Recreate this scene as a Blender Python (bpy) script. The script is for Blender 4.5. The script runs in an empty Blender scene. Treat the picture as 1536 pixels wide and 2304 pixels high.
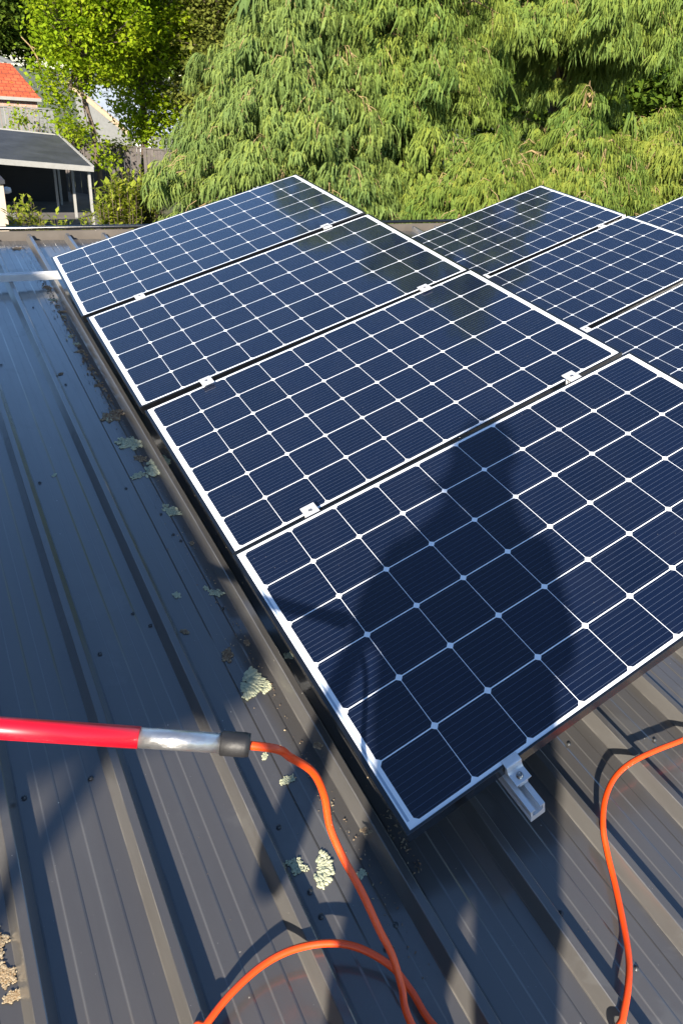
import bpy, math, random
import numpy as np
from mathutils import Matrix, Vector
R_ = math.radians
rng = np.random.default_rng(7)
random.seed(7)
S = bpy.context.scene
COL = S.collection

# ------------------------------------------------------------------ frames
# roof frame: x across the ribs, y up the slope along the ribs, z off the sheet; the slope is 5 degrees
SLOPE = R_(5.0)
ROOF = Matrix.Rotation(SLOPE, 4, 'X')
TILT = R_(18.0)
Bm = np.array([[math.cos(TILT), 0, -math.sin(TILT)], [0, 1, 0], [math.sin(TILT), 0, math.cos(TILT)]])
OFF = Bm @ np.array([-.031, 0, 0]) - np.array([0, 0, .15])

def rod(r):
    r = np.array(r, float); th = np.linalg.norm(r)
    if th < 1e-9: return np.eye(3)
    k = r/th; K = np.array([[0, -k[2], k[1]], [k[2], 0, -k[0]], [-k[1], k[0], 0]])
    return np.eye(3)+math.sin(th)*K+(1-math.cos(th))*K@K

def mat_of(R3, t):
    m = Matrix.Identity(4)
    for i in range(3):
        for j in range(3): m[i][j] = float(R3[i][j])
        m[i][3] = float(t[i])
    return m

# ------------------------------------------------------------------ camera, sky, sun, exposure
cam = bpy.data.cameras.new('camera'); camo = bpy.data.objects.new('camera', cam); COL.objects.link(camo)
Rc = np.array([[0.84591231, -0.51511364, -0.13816769], [-0.42476185, -0.49405879, -0.75860614], [0.32250541, 0.70040263, -0.63673104]])
Cc = np.array([-0.20851221, -2.65997318, 1.64560027])
axes = np.stack([Bm@Rc[0], -(Bm@Rc[1]), -(Bm@Rc[2])], 1)
camo.matrix_world = ROOF @ mat_of(axes, Bm@Cc-OFF)
cam.sensor_fit = 'VERTICAL'; cam.sensor_height = 36.0; cam.sensor_width = 24.0
cam.lens = 1651.76/2304*36
cam.shift_x = -(877.2-768)/2304; cam.shift_y = (1006.4-1152)/2304
cam.clip_start = .02; cam.clip_end = 600
S.camera = camo

SUN_R = Vector((1.25, 1.30, -1.0)).normalized()
SUN_W = (ROOF.to_3x3() @ SUN_R).normalized()
sun_el = math.asin(-SUN_W.z); sun_az = math.atan2(-SUN_W.x, -SUN_W.y)
w = bpy.data.worlds.new('World'); S.world = w; w.use_nodes = True
nt = w.node_tree; bgn = nt.nodes['Background']
sky = nt.nodes.new('ShaderNodeTexSky'); sky.sky_type = 'NISHITA'; sky.sun_disc = False
sky.sun_elevation = sun_el; sky.sun_rotation = sun_az
sky.air_density = 1.0; sky.dust_density = .2; sky.ozone_density = 4.0
nt.links.new(sky.outputs[0], bgn.inputs[0]); bgn.inputs[1].default_value = .098
sl = bpy.data.lights.new('sun', 'SUN'); slo = bpy.data.objects.new('sun', sl); COL.objects.link(slo)
sl.energy = 5.0; sl.angle = R_(1.0); sl.color = (1, .90, .76)
slo.rotation_euler = SUN_W.to_track_quat('-Z', 'Y').to_euler()
S.view_settings.view_transform = 'Standard'; S.view_settings.look = 'None'
S.view_settings.exposure = 1.5; S.view_settings.gamma = 1
S.render.engine = 'CYCLES'
S.cycles.max_bounces = 6; S.cycles.diffuse_bounces = 3; S.cycles.glossy_bounces = 3; S.cycles.transmission_bounces = 3

# ------------------------------------------------------------------ materials
def newmat(name):
    m = bpy.data.materials.new(name); m.use_nodes = True
    return m, m.node_tree, m.node_tree.nodes['Principled BSDF']

def setp(p, **k):
    names = dict(col='Base Color', rough='Roughness', metal='Metallic', spec='Specular IOR Level', coat='Coat Weight', coatr='Coat Roughness', ior='IOR', sheen='Sheen Weight', sss='Subsurface Weight')
    for a, v in k.items():
        if a == 'col': v = (*v, 1)
        p.inputs[names[a]].default_value = v

class NB:
    def __init__(s, t): s.t = t
    def n(s, ty, **k):
        x = s.t.nodes.new(ty)
        for a, v in k.items(): setattr(x, a, v)
        return x
    def l(s, a, b): s.t.links.new(a, b)
    def m(s, op, a, b=None, c=None, clamp=False):
        x = s.t.nodes.new('ShaderNodeMath'); x.operation = op; x.use_clamp = clamp
        for i, v in enumerate((a, b, c)):
            if v is None: continue
            if isinstance(v, (int, float)): x.inputs[i].default_value = v
            else: s.t.links.new(v, x.inputs[i])
        return x.outputs[0]
    def noise(s, vec, scale, detail=3, rough=.5, dist=0):
        x = s.t.nodes.new('ShaderNodeTexNoise'); x.inputs['Scale'].default_value = scale
        x.inputs['Detail'].default_value = detail; x.inputs['Roughness'].default_value = rough; x.inputs['Distortion'].default_value = dist
        if vec is not None: s.t.links.new(vec, x.inputs['Vector'])
        return x.outputs['Fac']
    def ramp(s, f, p0, c0, p1, c1, mid=None):
        x = s.t.nodes.new('ShaderNodeValToRGB'); e = x.color_ramp.elements
        e[0].position = p0; e[0].color = (*c0, 1); e[1].position = p1; e[1].color = (*c1, 1)
        if mid: q = e.new(mid[0]); q.color = (*mid[1], 1)
        s.t.links.new(f, x.inputs[0]); return x.outputs[0]
    def mix(s, f, a, b, ty='RGBA', blend='MIX'):
        x = s.t.nodes.new('ShaderNodeMix'); x.data_type = ty; x.blend_type = blend
        if isinstance(f, (int, float)): x.inputs[0].default_value = f
        else: s.t.links.new(f, x.inputs[0])
        for i, v in ((6, a), (7, b)):
            if isinstance(v, tuple): x.inputs[i].default_value = (*v, 1)
            else: s.t.links.new(v, x.inputs[i])
        return x.outputs[2]
    def mapr(s, v, a, b, c, d):
        x = s.t.nodes.new('ShaderNodeMapRange')
        s.t.links.new(v, x.inputs[0])
        for i, q in enumerate((a, b, c, d)): x.inputs[i+1].default_value = q
        return x.outputs[0]
    def bump(s, h, strength, dist, p, inp='Normal'):
        x = s.t.nodes.new('ShaderNodeBump'); x.inputs['Strength'].default_value = strength; x.inputs['Distance'].default_value = dist
        s.t.links.new(h, x.inputs['Height']); s.t.links.new(x.outputs[0], p.inputs[inp]); return x
    def obj(s): return s.t.nodes.new('ShaderNodeTexCoord').outputs['Object']
    def mapping(s, vec, sc):
        x = s.t.nodes.new('ShaderNodeMapping'); x.inputs['Scale'].default_value = sc; s.t.links.new(vec, x.inputs[0]); return x.outputs[0]

def simple(name, col, rough=.6, metal=0., spec=.5, var=.15, nscale=6., bump=0., bscale=60., coat=0., coatr=.1):
    m, t, p = newmat(name); b = NB(t); o = b.obj(); col = tuple(c*.72 for c in col)
    f = b.noise(o, nscale, 5, .6)
    lo = tuple(c*(1-var) for c in col); hi = tuple(min(1, c*(1+var)) for c in col)
    b.l(b.ramp(f, .3, lo, .7, hi), p.inputs['Base Color'])
    setp(p, rough=rough, metal=metal, spec=spec, coat=coat, coatr=coatr)
    b.l(b.mapr(b.noise(o, nscale*3, 4), .3, .7, max(.02, rough*.85), min(1, rough*1.15)), p.inputs['Roughness'])
    if bump: b.bump(b.noise(o, bscale, 5, .6), bump, .004, p)
    return m

CELL = .15875
def panel_mat():
    m, t, p = newmat('solar_cells_under_glass'); b = NB(t); o = b.obj()
    sep = b.n('ShaderNodeSeparateXYZ'); b.l(o, sep.inputs[0]); x, y = sep.outputs[0], sep.outputs[1]
    u = b.m('DIVIDE', b.m('SUBTRACT', x, .031), CELL); v = b.m('DIVIDE', b.m('MULTIPLY', b.m('ADD', y, .0145), -1), CELL)
    du = b.m('MULTIPLY', b.m('ABSOLUTE', b.m('SUBTRACT', b.m('FRACT', u), .5)), CELL)
    dv = b.m('MULTIPLY', b.m('ABSOLUTE', b.m('SUBTRACT', b.m('FRACT', v), .5)), CELL)
    hx = (CELL-.0015)/2; hy = (CELL-.0032)/2; ch = .0092
    a = b.m('MULTIPLY', b.m('LESS_THAN', du, hx), b.m('LESS_THAN', dv, hy))
    a = b.m('MULTIPLY', a, b.m('LESS_THAN', b.m('ADD', du, dv), hx+hy-ch))
    inside = b.m('MULTIPLY', b.m('MULTIPLY', b.m('GREATER_THAN', u, 0), b.m('LESS_THAN', u, 10)), b.m('MULTIPLY', b.m('GREATER_THAN', v, 0), b.m('LESS_THAN', v, 6)))
    cell = b.m('MULTIPLY', a, inside)
    # nine thin collector wires per cell, along the long side
    wv = b.m('MULTIPLY', b.m('ABSOLUTE', b.m('SUBTRACT', b.m('FRACT', b.m('MULTIPLY', v, 10)), .5)), CELL/10)
    wire = b.m('LESS_THAN', wv, .00042)
    # fine fingers, across
    fv = b.m('ABSOLUTE', b.m('SUBTRACT', b.m('FRACT', b.m('MULTIPLY', v, 66)), .5)); fin = b.m('LESS_THAN', fv, .13)
    # per cell shade
    cmb = b.n('ShaderNodeCombineXYZ'); b.l(b.m('FLOOR', u), cmb.inputs[0]); b.l(b.m('FLOOR', v), cmb.inputs[1])
    oi = b.n('ShaderNodeObjectInfo'); b.l(b.m('MULTIPLY', oi.outputs['Random'], 50), cmb.inputs[2])
    wn = b.n('ShaderNodeTexWhiteNoise'); b.l(cmb.outputs[0], wn.inputs['Vector'])
    base = b.ramp(wn.outputs['Value'], 0, (.0009, .0032, .0140), 1, (.0018, .0050, .0195))
    base = b.mix(b.m('MULTIPLY', fin, .25), base, (.010, .018, .042))
    streak = b.noise(b.mapping(o, (2.5, 40, 1)), 3, 4, .6)
    base = b.mix(b.mapr(streak, .5, .8, 0, .2), base, (.009, .014, .028))
    base = b.mix(b.m('MULTIPLY', wire, .6), base, (.085, .11, .165))
    white = b.mix(b.noise(o, 9, 3), (.70, .73, .76), (.80, .82, .84))
    # grey ribbon in the short margins, widened and blued for lip reflection and shade
    r1 = b.m('LESS_THAN', b.m('ABSOLUTE', b.m('SUBTRACT', x, .0185)), .0030); r2 = b.m('LESS_THAN', b.m('ABSOLUTE', b.m('SUBTRACT', x, 1.6315)), .0030)
    yr = b.m('MULTIPLY', b.m('LESS_THAN', y, -.035), b.m('GREATER_THAN', y, -.957))
    rib = b.m('MULTIPLY', b.m('ADD', r1, r2, clamp=True), yr)
    white = b.mix(rib, white, (.30, .37, .46))
    col = b.mix(cell, white, base)
    # dust film, a little more towards the low edge
    dust = b.mapr(b.noise(o, 5, 6, .65), .45, .8, 0, .014)
    col = b.mix(dust, col, (.20, .19, .17))
    vd = b.n('ShaderNodeTexVoronoi'); vd.inputs['Scale'].default_value = 38; b.l(o, vd.inputs['Vector'])
    oc = b.n('ShaderNodeObjectInfo'); gate = b.noise(b.mapping(o, (1, 1, 1)), 5, 3); spt = b.m('MULTIPLY', b.m('LESS_THAN', vd.outputs['Distance'], .05), b.m('GREATER_THAN', gate, .57))
    col = b.mix(b.m('MULTIPLY', spt, .35), col, (.22, .21, .19))
    drip = b.mapr(b.noise(b.mapping(o, (.9, 26, 1)), 2.2, 5, .7), .60, .78, 0, .05); col = b.mix(drip, col, (.2, .2, .19))
    b.l(col, p.inputs['Base Color'])
    setp(p, rough=.5, spec=.06, coat=1.0, coatr=.05)
    b.l(b.mapr(b.noise(o, 7, 5, .7), .3, .8, .03, .11), p.inputs['Coat Roughness'])
    b.bump(b.noise(o, 260, 2, .5), .035, .001, p, 'Coat Normal')
    return m

def roof_mat():
    m, t, p = newmat('charcoal_painted_steel'); b = NB(t); o = b.obj()
    n1 = b.noise(o, 1.6, 5, .6); n2 = b.noise(b.mapping(o, (9, .8, 1)), 2.2, 5, .65); n3 = b.noise(o, 420, 2, .5)
    c = b.mix(b.mapr(n1, .3, .7, 0, 1), (.046, .043, .041), (.057, .053, .049))
    c = b.mix(b.mapr(n2, .45, .8, 0, .55), c, (.060, .059, .058))
    # dried water marks
    st = b.n('ShaderNodeMapRange'); st.interpolation_type = 'SMOOTHSTEP'
    b.l(b.noise(o, 3.1, 7, .62, .4), st.inputs[0]); st.inputs[1].default_value = .575; st.inputs[2].default_value = .62; st.inputs[3].default_value = 0; st.inputs[4].default_value = .55
    c = b.mix(st.outputs[0], c, (.068, .067, .065))
    vor = b.n('ShaderNodeTexVoronoi'); vor.inputs['Scale'].default_value = 26; b.l(o, vor.inputs['Vector'])
    sp = b.m('MULTIPLY', b.m('LESS_THAN', vor.outputs['Distance'], .045), b.m('GREATER_THAN', b.noise(o, 13, 2), .56))
    c = b.mix(b.m('MULTIPLY', sp, .8), c, (.30, .29, .25))
    vor2 = b.n('ShaderNodeTexVoronoi'); vor2.inputs['Scale'].default_value = 90; b.l(o, vor2.inputs['Vector'])
    sp2 = b.m('MULTIPLY', b.m('LESS_THAN', vor2.outputs['Distance'], .07), b.m('GREATER_THAN', b.noise(o, 21, 2), .62))
    c = b.mix(b.m('MULTIPLY', sp2, .5), c, (.26, .26, .25))
    c = b.mix(b.mapr(n3, .3, .7, 0, .18), c, (.07, .07, .07))
    sx = b.n('ShaderNodeSeparateXYZ'); b.l(o, sx.inputs[0])
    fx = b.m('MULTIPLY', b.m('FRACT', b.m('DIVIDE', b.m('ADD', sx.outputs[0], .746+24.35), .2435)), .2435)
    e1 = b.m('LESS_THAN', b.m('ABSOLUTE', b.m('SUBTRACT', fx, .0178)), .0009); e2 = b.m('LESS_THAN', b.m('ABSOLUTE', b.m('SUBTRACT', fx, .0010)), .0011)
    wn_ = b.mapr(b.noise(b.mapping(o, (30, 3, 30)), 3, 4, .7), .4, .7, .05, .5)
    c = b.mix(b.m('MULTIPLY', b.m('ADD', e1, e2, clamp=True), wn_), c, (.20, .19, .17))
    face = b.m('MULTIPLY', b.m('LESS_THAN', fx, .0172), b.m('GREATER_THAN', fx, .0016)); c = b.mix(b.m('MULTIPLY', face, b.mapr(n2, .3, .7, .15, .5)), c, (.105, .100, .092))  # rib faces toward the sun painted paler, standing in for sunlight
    # grime line where the rib meets the pan
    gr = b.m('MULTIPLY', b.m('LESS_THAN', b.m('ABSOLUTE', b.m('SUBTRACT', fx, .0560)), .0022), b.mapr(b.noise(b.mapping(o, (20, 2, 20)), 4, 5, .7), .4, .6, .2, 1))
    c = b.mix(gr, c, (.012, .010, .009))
    for x_ in (.136, .205): c = b.mix(b.m('MULTIPLY', b.m('LESS_THAN', b.m('ABSOLUTE', b.m('SUBTRACT', fx, x_+.0016)), .0011), .7), c, (.016, .016, .017))  # swage slopes away from the sun painted dark, as if shaded
    for x_ in (.100, .170): c = b.mix(b.m('MULTIPLY', b.m('LESS_THAN', b.m('ABSOLUTE', b.m('SUBTRACT', fx, x_)), .0010), .45), c, (.10, .10, .098))  # swage slopes toward the sun painted pale, as if lit
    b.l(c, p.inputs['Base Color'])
    rr = b.mapr(b.noise(b.mapping(o, (5, 1, 1)), 3, 6, .65), .3, .75, .30, .45)
    b.l(b.m('ADD', rr, b.m('MULTIPLY', st.outputs[0], .2)), p.inputs['Roughness'])
    setp(p, spec=.6, coat=1.0); p.inputs['Coat IOR'].default_value = 1.6
    b.l(b.mapr(b.noise(b.mapping(o, (4, .6, 1)), 4, 5, .65), .3, .75, .08, .20), p.inputs['Coat Roughness'])
    b.bump(b.noise(b.mapping(o, (5, .5, 1)), 2.2, 3, .5), .12, .006, p, 'Coat Normal')
    b.bump(b.m('ADD', b.m('MULTIPLY', b.noise(b.mapping(o, (6, .7, 1)), 2.4, 3, .5), 1.0), b.m('MULTIPLY', n3, .02)), .22, .006, p)
    return m

def foliage_mat(name, c1, c2, c3, trans=.35, rough=.5):
    m, t, p = newmat(name); b = NB(t)
    at = b.n('ShaderNodeAttribute', attribute_name='tint')
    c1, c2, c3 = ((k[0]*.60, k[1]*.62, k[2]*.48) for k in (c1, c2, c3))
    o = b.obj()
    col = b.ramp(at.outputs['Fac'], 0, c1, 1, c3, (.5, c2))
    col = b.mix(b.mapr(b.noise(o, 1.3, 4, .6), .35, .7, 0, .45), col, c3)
    b.l(col, p.inputs['Base Color']); setp(p, rough=.6, spec=.12)
    tr = b.n('ShaderNodeBsdfTranslucent'); mx = b.n('ShaderNodeMixShader'); mx.inputs[0].default_value = trans
    b.l(b.mix(.5, col, c3), tr.inputs[0]); out = t.nodes['Material Output']
    b.l(p.outputs[0], mx.inputs[1]); b.l(tr.outputs[0], mx.inputs[2]); b.l(mx.outputs[0], out.inputs[0])
    return m

def lichen_mat(name, a, c):
    m, t, p = newmat(name); b = NB(t); o = b.obj()
    at = b.n('ShaderNodeAttribute', attribute_name='tint')
    a, c = (tuple(q*.75 for q in k) for k in (a, c))
    b.l(b.mix(at.outputs['Fac'], a, c), p.inputs['Base Color']); setp(p, rough=.9, spec=.2)
    b.bump(b.noise(o, 500, 4, .7), .8, .003, p); return m

M = {}
M['panel'] = panel_mat(); M['roof'] = roof_mat()
M['black'] = simple('black_anodised_aluminium', (.006, .007, .009), .22, spec=.6, var=.2, nscale=20, coat=.4, coatr=.15)
M['alu'] = simple('mill_finish_aluminium', (.80, .81, .83), .42, metal=.30, var=.08, nscale=25, bump=.15, bscale=180)
M['alu_bright'] = simple('scuffed_aluminium_tube', (.70, .70, .70), .34, metal=.9, var=.14, nscale=35, bump=.25, bscale=90)
M['steel'] = simple('stainless_bolt', (.42, .41, .40), .3, metal=.9, var=.2, nscale=80)
M['red'] = simple('red_lacquered_pole', (.80, .004, .022), .35, var=.05, nscale=4, coat=.3, coatr=.15)
M['rubber'] = simple('black_rubber', (.016, .016, .018), .55, var=.2, nscale=30, bump=.1, bscale=200)
M['orange'] = simple('orange_pvc_hose', (.95, .080, .003), .42, var=.07, nscale=14, coat=.1, coatr=.3)
M['beige'] = simple('weathered_beige_fascia', (.15, .13, .11), .7, var=.15, nscale=5, bump=.2)
M['screw'] = simple('painted_screw', (.045, .05, .055), .4, var=.3, nscale=200)
M['lichen'] = lichen_mat('pale_green_lichen', (.36, .41, .30), (.74, .73, .48))
M['brownlichen'] = lichen_mat('brown_dry_lichen', (.18, .11, .07), (.46, .37, .24))
M['crust'] = lichen_mat('tan_lichen_crust', (.34, .22, .11), (.55, .47, .33))
M['bark'] = simple('grey_brown_bark', (.13, .095, .07), .85, var=.35, nscale=5, bump=.6, bscale=25)
M['twig'] = simple('tan_twig', (.34, .24, .11), .8, var=.25, nscale=4)

# ------------------------------------------------------------------ mesh helpers
class MB:
    def __init__(s): s.v = []; s.f = []; s.sm = []
    def add(s, vs, fs, smooth=False):
        k = len(s.v); s.v += [tuple(map(float, q)) for q in vs]; s.f += [tuple(k+i for i in f) for f in fs]; s.sm += [smooth]*len(fs)
    def box(s, a, b, T=None):
        x0, y0, z0 = a; x1, y1, z1 = b
        vs = [(x0, y0, z0), (x1, y0, z0), (x1, y1, z0), (x0, y1, z0), (x0, y0, z1), (x1, y0, z1), (x1, y1, z1), (x0, y1, z1)]
        if T is not None: vs = [T@Vector(q) for q in vs]
        s.add(vs, [(0, 3, 2, 1), (4, 5, 6, 7), (0, 1, 5, 4), (1, 2, 6, 5), (2, 3, 7, 6), (3, 0, 4, 7)])
    def tube(s, pts, rad, n=12, cap=True):
        pts = [np.array(q, float) for q in pts]; rads = rad if hasattr(rad, '__len__') else [rad]*len(pts)
        t = np.array([pts[min(i+1, len(pts)-1)]-pts[max(i-1, 0)] for i in range(len(pts))]); t /= np.linalg.norm(t, axis=1)[:, None]+1e-12
        u = np.cross(t[0], [0, 0, 1.]);
        if np.linalg.norm(u) < 1e-3: u = np.cross(t[0], [0, 1., 0])
        u /= np.linalg.norm(u); vs = []
        for i, q in enumerate(pts):
            u = u-t[i]*(u@t[i]); u /= np.linalg.norm(u); w_ = np.cross(t[i], u)
            for j in range(n):
                a = 2*math.pi*j/n; vs.append(q+rads[i]*(math.cos(a)*u+math.sin(a)*w_))
        fs = [(i*n+j, i*n+(j+1) % n, (i+1)*n+(j+1) % n, (i+1)*n+j) for i in range(len(pts)-1) for j in range(n)]
        s.add(vs, fs, True)
        if cap:
            k = len(s.v)-len(vs); s.f += [tuple(k+j for j in range(n))[::-1], tuple(k+(len(pts)-1)*n+j for j in range(n))]; s.sm += [False, False]
    def prism(s, prof, y0, y1):
        n = len(prof); vs = [(x, y0, z) for x, z in prof]+[(x, y1, z) for x, z in prof]
        s.add(vs, [(i, (i+1) % n, n+(i+1) % n, n+i) for i in range(n)]+[tuple(range(n))[::-1], tuple(range(n, 2*n))])
    def lathe(s, prof, n=24, T=None, smooth=True):
        vs = [(r*math.cos(2*math.pi*j/n), r*math.sin(2*math.pi*j/n), z) for r, z in prof for j in range(n)]
        if T is not None: vs = [T@Vector(q) for q in vs]
        s.add(vs, [(i*n+j, i*n+(j+1) % n, (i+1)*n+(j+1) % n, (i+1)*n+j) for i in range(len(prof)-1) for j in range(n)], smooth)
    def build(s, name, mat, parent=None, matrix=None, bevel=0, tint=None):
        me = bpy.data.meshes.new(name); me.from_pydata(s.v, [], s.f); me.update()
        for p_, q in zip(me.polygons, s.sm): p_.use_smooth = q
        me.materials.append(mat); o = bpy.data.objects.new(name, me); COL.objects.link(o)
        if tint is not None:
            at = me.attributes.new('tint', 'FLOAT', 'POINT'); at.data.foreach_set('value', np.array(tint, 'f'))
        if parent: o.parent = parent
        if matrix is not None: o.matrix_world = matrix if parent is None else parent.matrix_world @ matrix
        if bevel:
            md = o.modifiers.new('bevel', 'BEVEL'); md.width = bevel; md.segments = 2; md.limit_method = 'ANGLE'
        return o

def tag(o, label=None, cat=None, group=None, kind=None):
    if label: o['label'] = label
    if cat: o['category'] = cat
    if group: o['group'] = group
    if kind: o['kind'] = kind
    return o

def empty(name, matrix):
    o = bpy.data.objects.new(name, None); o.empty_display_size = .1; COL.objects.link(o); o.matrix_world = matrix; return o

def copy_tree(o, matrix):
    c = o.copy(); COL.objects.link(c); c.matrix_world = matrix
    for ch in o.children:
        d = ch.copy(); COL.objects.link(d); d.parent = c
        for g in ch.children:
            e = g.copy(); COL.objects.link(e); e.parent = d
    return c

def T3(x, y, z): return Matrix.Translation((x, y, z))

# ------------------------------------------------------------------ ground
mg, tg, pg = newmat('yard_ground'); b = NB(tg); o_ = b.obj()
b.l(b.ramp(b.noise(o_, .35, 8, .65), .35, (.045, .07, .02), .7, (.12, .10, .06)), pg.inputs['Base Color']); setp(pg, rough=.95)
b.bump(b.noise(o_, 4, 8, .7), .6, .1, pg)
g = MB(); g.add([(-300, -300, -4), (300, -300, -4), (300, 300, -4), (-300, 300, -4)], [(0, 1, 2, 3)])
tag(g.build('ground', mg), kind='structure')
M['concrete'] = simple('drive_concrete', (.16, .15, .145), .85, var=.2, nscale=1.5, bump=.2)
g = MB(); g.add([(-3, 20, -3.99), (6.4, 20, -3.99), (6.4, 33, -3.99), (-3, 33, -3.99)], [(0, 1, 2, 3)])
tag(g.build('driveway', M['concrete']), kind='structure')
M['path'] = simple('pale_path', (.34, .35, .36), .8, var=.12, nscale=2)
g = MB(); g.add([(2.1, 20, -3.985), (2.9, 20, -3.985), (2.6, 32, -3.985), (1.9, 32, -3.985)], [(0, 1, 2, 3)])
tag(g.build('path', M['path']), kind='structure')

# ------------------------------------------------------------------ the house roof
PITCH = .2435; X0 = -.746
house = empty('house', ROOF)
tag(house, 'house with charcoal ribbed metal roof that carries the solar panels', 'house')
Y0, Y1 = -5.5, 2.84
prof = []
k0, k1 = -16, 52
for k in range(k0, k1):
    xb = X0+k*PITCH
    prof += [(xb, 0), (xb+.0165, .036), (xb+.0185, .0375), (xb+.0360, .0375), (xb+.0380, .036), (xb+.0545, 0)]
    for j, (xx, up) in enumerate(((.100, 1), (.136, 0), (.170, 1), (.205, 0))):
        za, zb = (.0, .0014) if up else (.0014, 0)
        prof += [(xb+xx-.0026, za), (xb+xx+.0026, zb)]
ys = [Y0]+list(np.linspace(-3.2, Y1, 40))
me = bpy.data.meshes.new('roof_sheet'); n = len(prof)
vs = []
for yy in ys:
    for i, (x, z) in enumerate(prof):
        vs.append((x, yy, z))
fs = [(r*n+i, r*n+i+1, (r+1)*n+i+1, (r+1)*n+i) for r in range(len(ys)-1) for i in range(n-1)]
m_ = MB(); m_.add(vs, fs)
for k in range(k0, k1-1):
    xb = X0+k*PITCH
    m_.add([(xb+.001, Y1+.001, 0), (xb+.0175, Y1+.03, .036), (xb+.037, Y1+.03, .036), (xb+.0535, Y1+.001, 0)], [(0, 1, 2, 3)])
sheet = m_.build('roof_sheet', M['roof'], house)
sol = sheet.modifiers.new('gauge', 'SOLIDIFY'); sol.thickness = .0012; sol.offset = -1
m_ = MB(); m_.box((-4.6, Y1+.055, -.10), (12, Y1+.075, .046)); m_.box((-4.6, Y1+.0, -.10), (12, Y1+.054, -.085)); m_.build('fascia', M['beige'], house)
m_ = MB(); m_.tube([(-4.6, Y1+.085, .062), (12, Y1+.085, .062)], .014, 10); m_.build('gutter_lip', M['black'], house)
M['wall'] = simple('painted_weatherboard', (.55, .53, .48), .7, var=.08, nscale=3)
m_ = MB(); m_.box((-4.4, -5.4, -4.3), (11.8, Y1+.03, -.14)); wl = m_.build('wall', M['wall'], house)
# screws
scr = [(-.428, -.149), (-.154, -.291), (-.083, -.492), (-.078, -.622), (-.065, -.665), (-.051, -1.032), (-.302, -.948), (-.269, -1.016), (-.425, -1.069), (-.676, -1.437),
       (-.184, -1.763), (-.184, -1.928), (-.185, -1.984), (-.052, -2.073), (-.094, -2.103), (-.095, -2.126), (.281, -2.191), (.289, -2.224), (.358, -2.385), (-.711, -1.818), (-.533, -1.451), (.62, -1.9), (.86, -2.0), (-.19, .62), (-.42, .9), (-.17, 1.6)]
sm = MB(); sm.lathe([(.0001, .0036), (.0026, .0034), (.0034, .0024), (.0034, .001), (.0056, .0008), (.006, 0)], 12)
for k in range(6): a = k*math.pi/3; sm.box((.002*math.cos(a)-.0004, .002*math.sin(a)-.0004, .0034), (.002*math.cos(a)+.0004, .002*math.sin(a)+.0004, .0038))
so = sm.build('screw', M['screw'], house)
for i, (x, y) in enumerate(scr):
    c = so if i == 0 else so.copy()
    if i: COL.objects.link(c); c.parent = house
    c.matrix_local = T3(x, y, .003)

# ------------------------------------------------------------------ solar panels
def make_panel():
    root = empty('solar_panel', Matrix.Identity(4))
    L, Wd, t, D = 1.650, .981, .0065, .038
    g = MB(); g.add([(t-.001, -Wd+t-.001, -.0015), (L-t+.001, -Wd+t-.001, -.0015), (L-t+.001, -t+.001, -.0015), (t-.001, -t+.001, -.0015)], [(0, 1, 2, 3)])
    g.add([(t, -Wd+t, -.006), (L-t, -Wd+t, -.006), (L-t, -t, -.006), (t, -t, -.006)], [(3, 2, 1, 0)])
    g.build('glass_laminate', M['panel'], root)
    f = MB()
    # hollow frame, one mesh: lip, side wall and foot flange on every side
    for (a, c_) in (((0, -t, -D), (L, 0, 0)), ((0, -Wd, -D), (L, -Wd+t, 0)), ((0, -Wd+t, -D), (.0115, -t, 0)), ((L-.0115, -Wd+t, -D), (L, -t, 0))): f.box(a, c_)
    for (a, c_) in (((t, -.03, -D+.0005), (L-t, -t, -D+.003)), ((t, -Wd+t, -D+.0005), (L-t, -Wd+.03, -D+.003))): f.box(a, c_)
    f.build('frame', M['black'], root, bevel=.0008)
    j = MB(); j.box((.76, -.12, -.028), (.89, -.03, -.0065)); j.build('junction_box', M['rubber'], root, bevel=.003)
    return root

Cl = np.array([.031+5*CELL, -.0145-3*CELL, 0])
def panel_matrix(R3, centre):   # centre and rotation in the tilted frame
    Rr = Bm@R3; t = Bm@(np.array(centre)-R3@Cl)-OFF
    return ROOF @ mat_of(Rr, t)
TW = np.array([[-0.0052, -0.0099, -0.0047, -0.0194, -0.0051, -0.0233], [-0.0027, -0.0028, -0.0004, 0.0014, 0.0044, -0.0037],
               [0.0056, 0.0173, -0.0095, 0.0041, -0.0037, 0.0013], [0.0023, -0.0046, 0.0145, 0.0297, 0.0127, 0.0086]])
SQ = np.array([2.4696, .2194, -.1134]); RQ = (-.0115, .0005, .0047)
panels = []
lab0 = ['farthest front row solar panel, its corner over the silver cross rail', 'second front row solar panel from the far end, dark tree mirrored in its corner',
        'third solar panel of the front row, between the tree reflection and the big shadow', 'nearest solar panel, crossed by the photographer shadow, with a bracket at its lower edge']
for k in range(4):
    o6 = TW[k]; panels.append((panel_matrix(rod(o6[3:]), np.array([5*CELL, -3*CELL-(k-2)*1.012, 0])+o6[:3]), lab0[k], 'solar panels of the front row'))
Rr = rod(RQ)
labQ = ['topmost middle row solar panel, its tip pointing into the weeping trees', 'second solar panel of the middle row, behind the two far front panels', 'third middle row solar panel, cut by the photo edge', 'lowest solar panel of the middle row, mostly hidden behind the nearest panel']
for k in range(4):
    c = Rr@np.array([0, -(3*CELL+1.012*k), 0])+np.array([5*CELL, 2.024, 0])+np.linalg.inv(Bm)@SQ
    panels.append((panel_matrix(Rr, c), labQ[k], 'solar panels of the middle row'))
labR = ['sliver of solar panel at the photo edge under the weeping trees, back row', 'back row solar panel lying just below the back row sliver']
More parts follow.
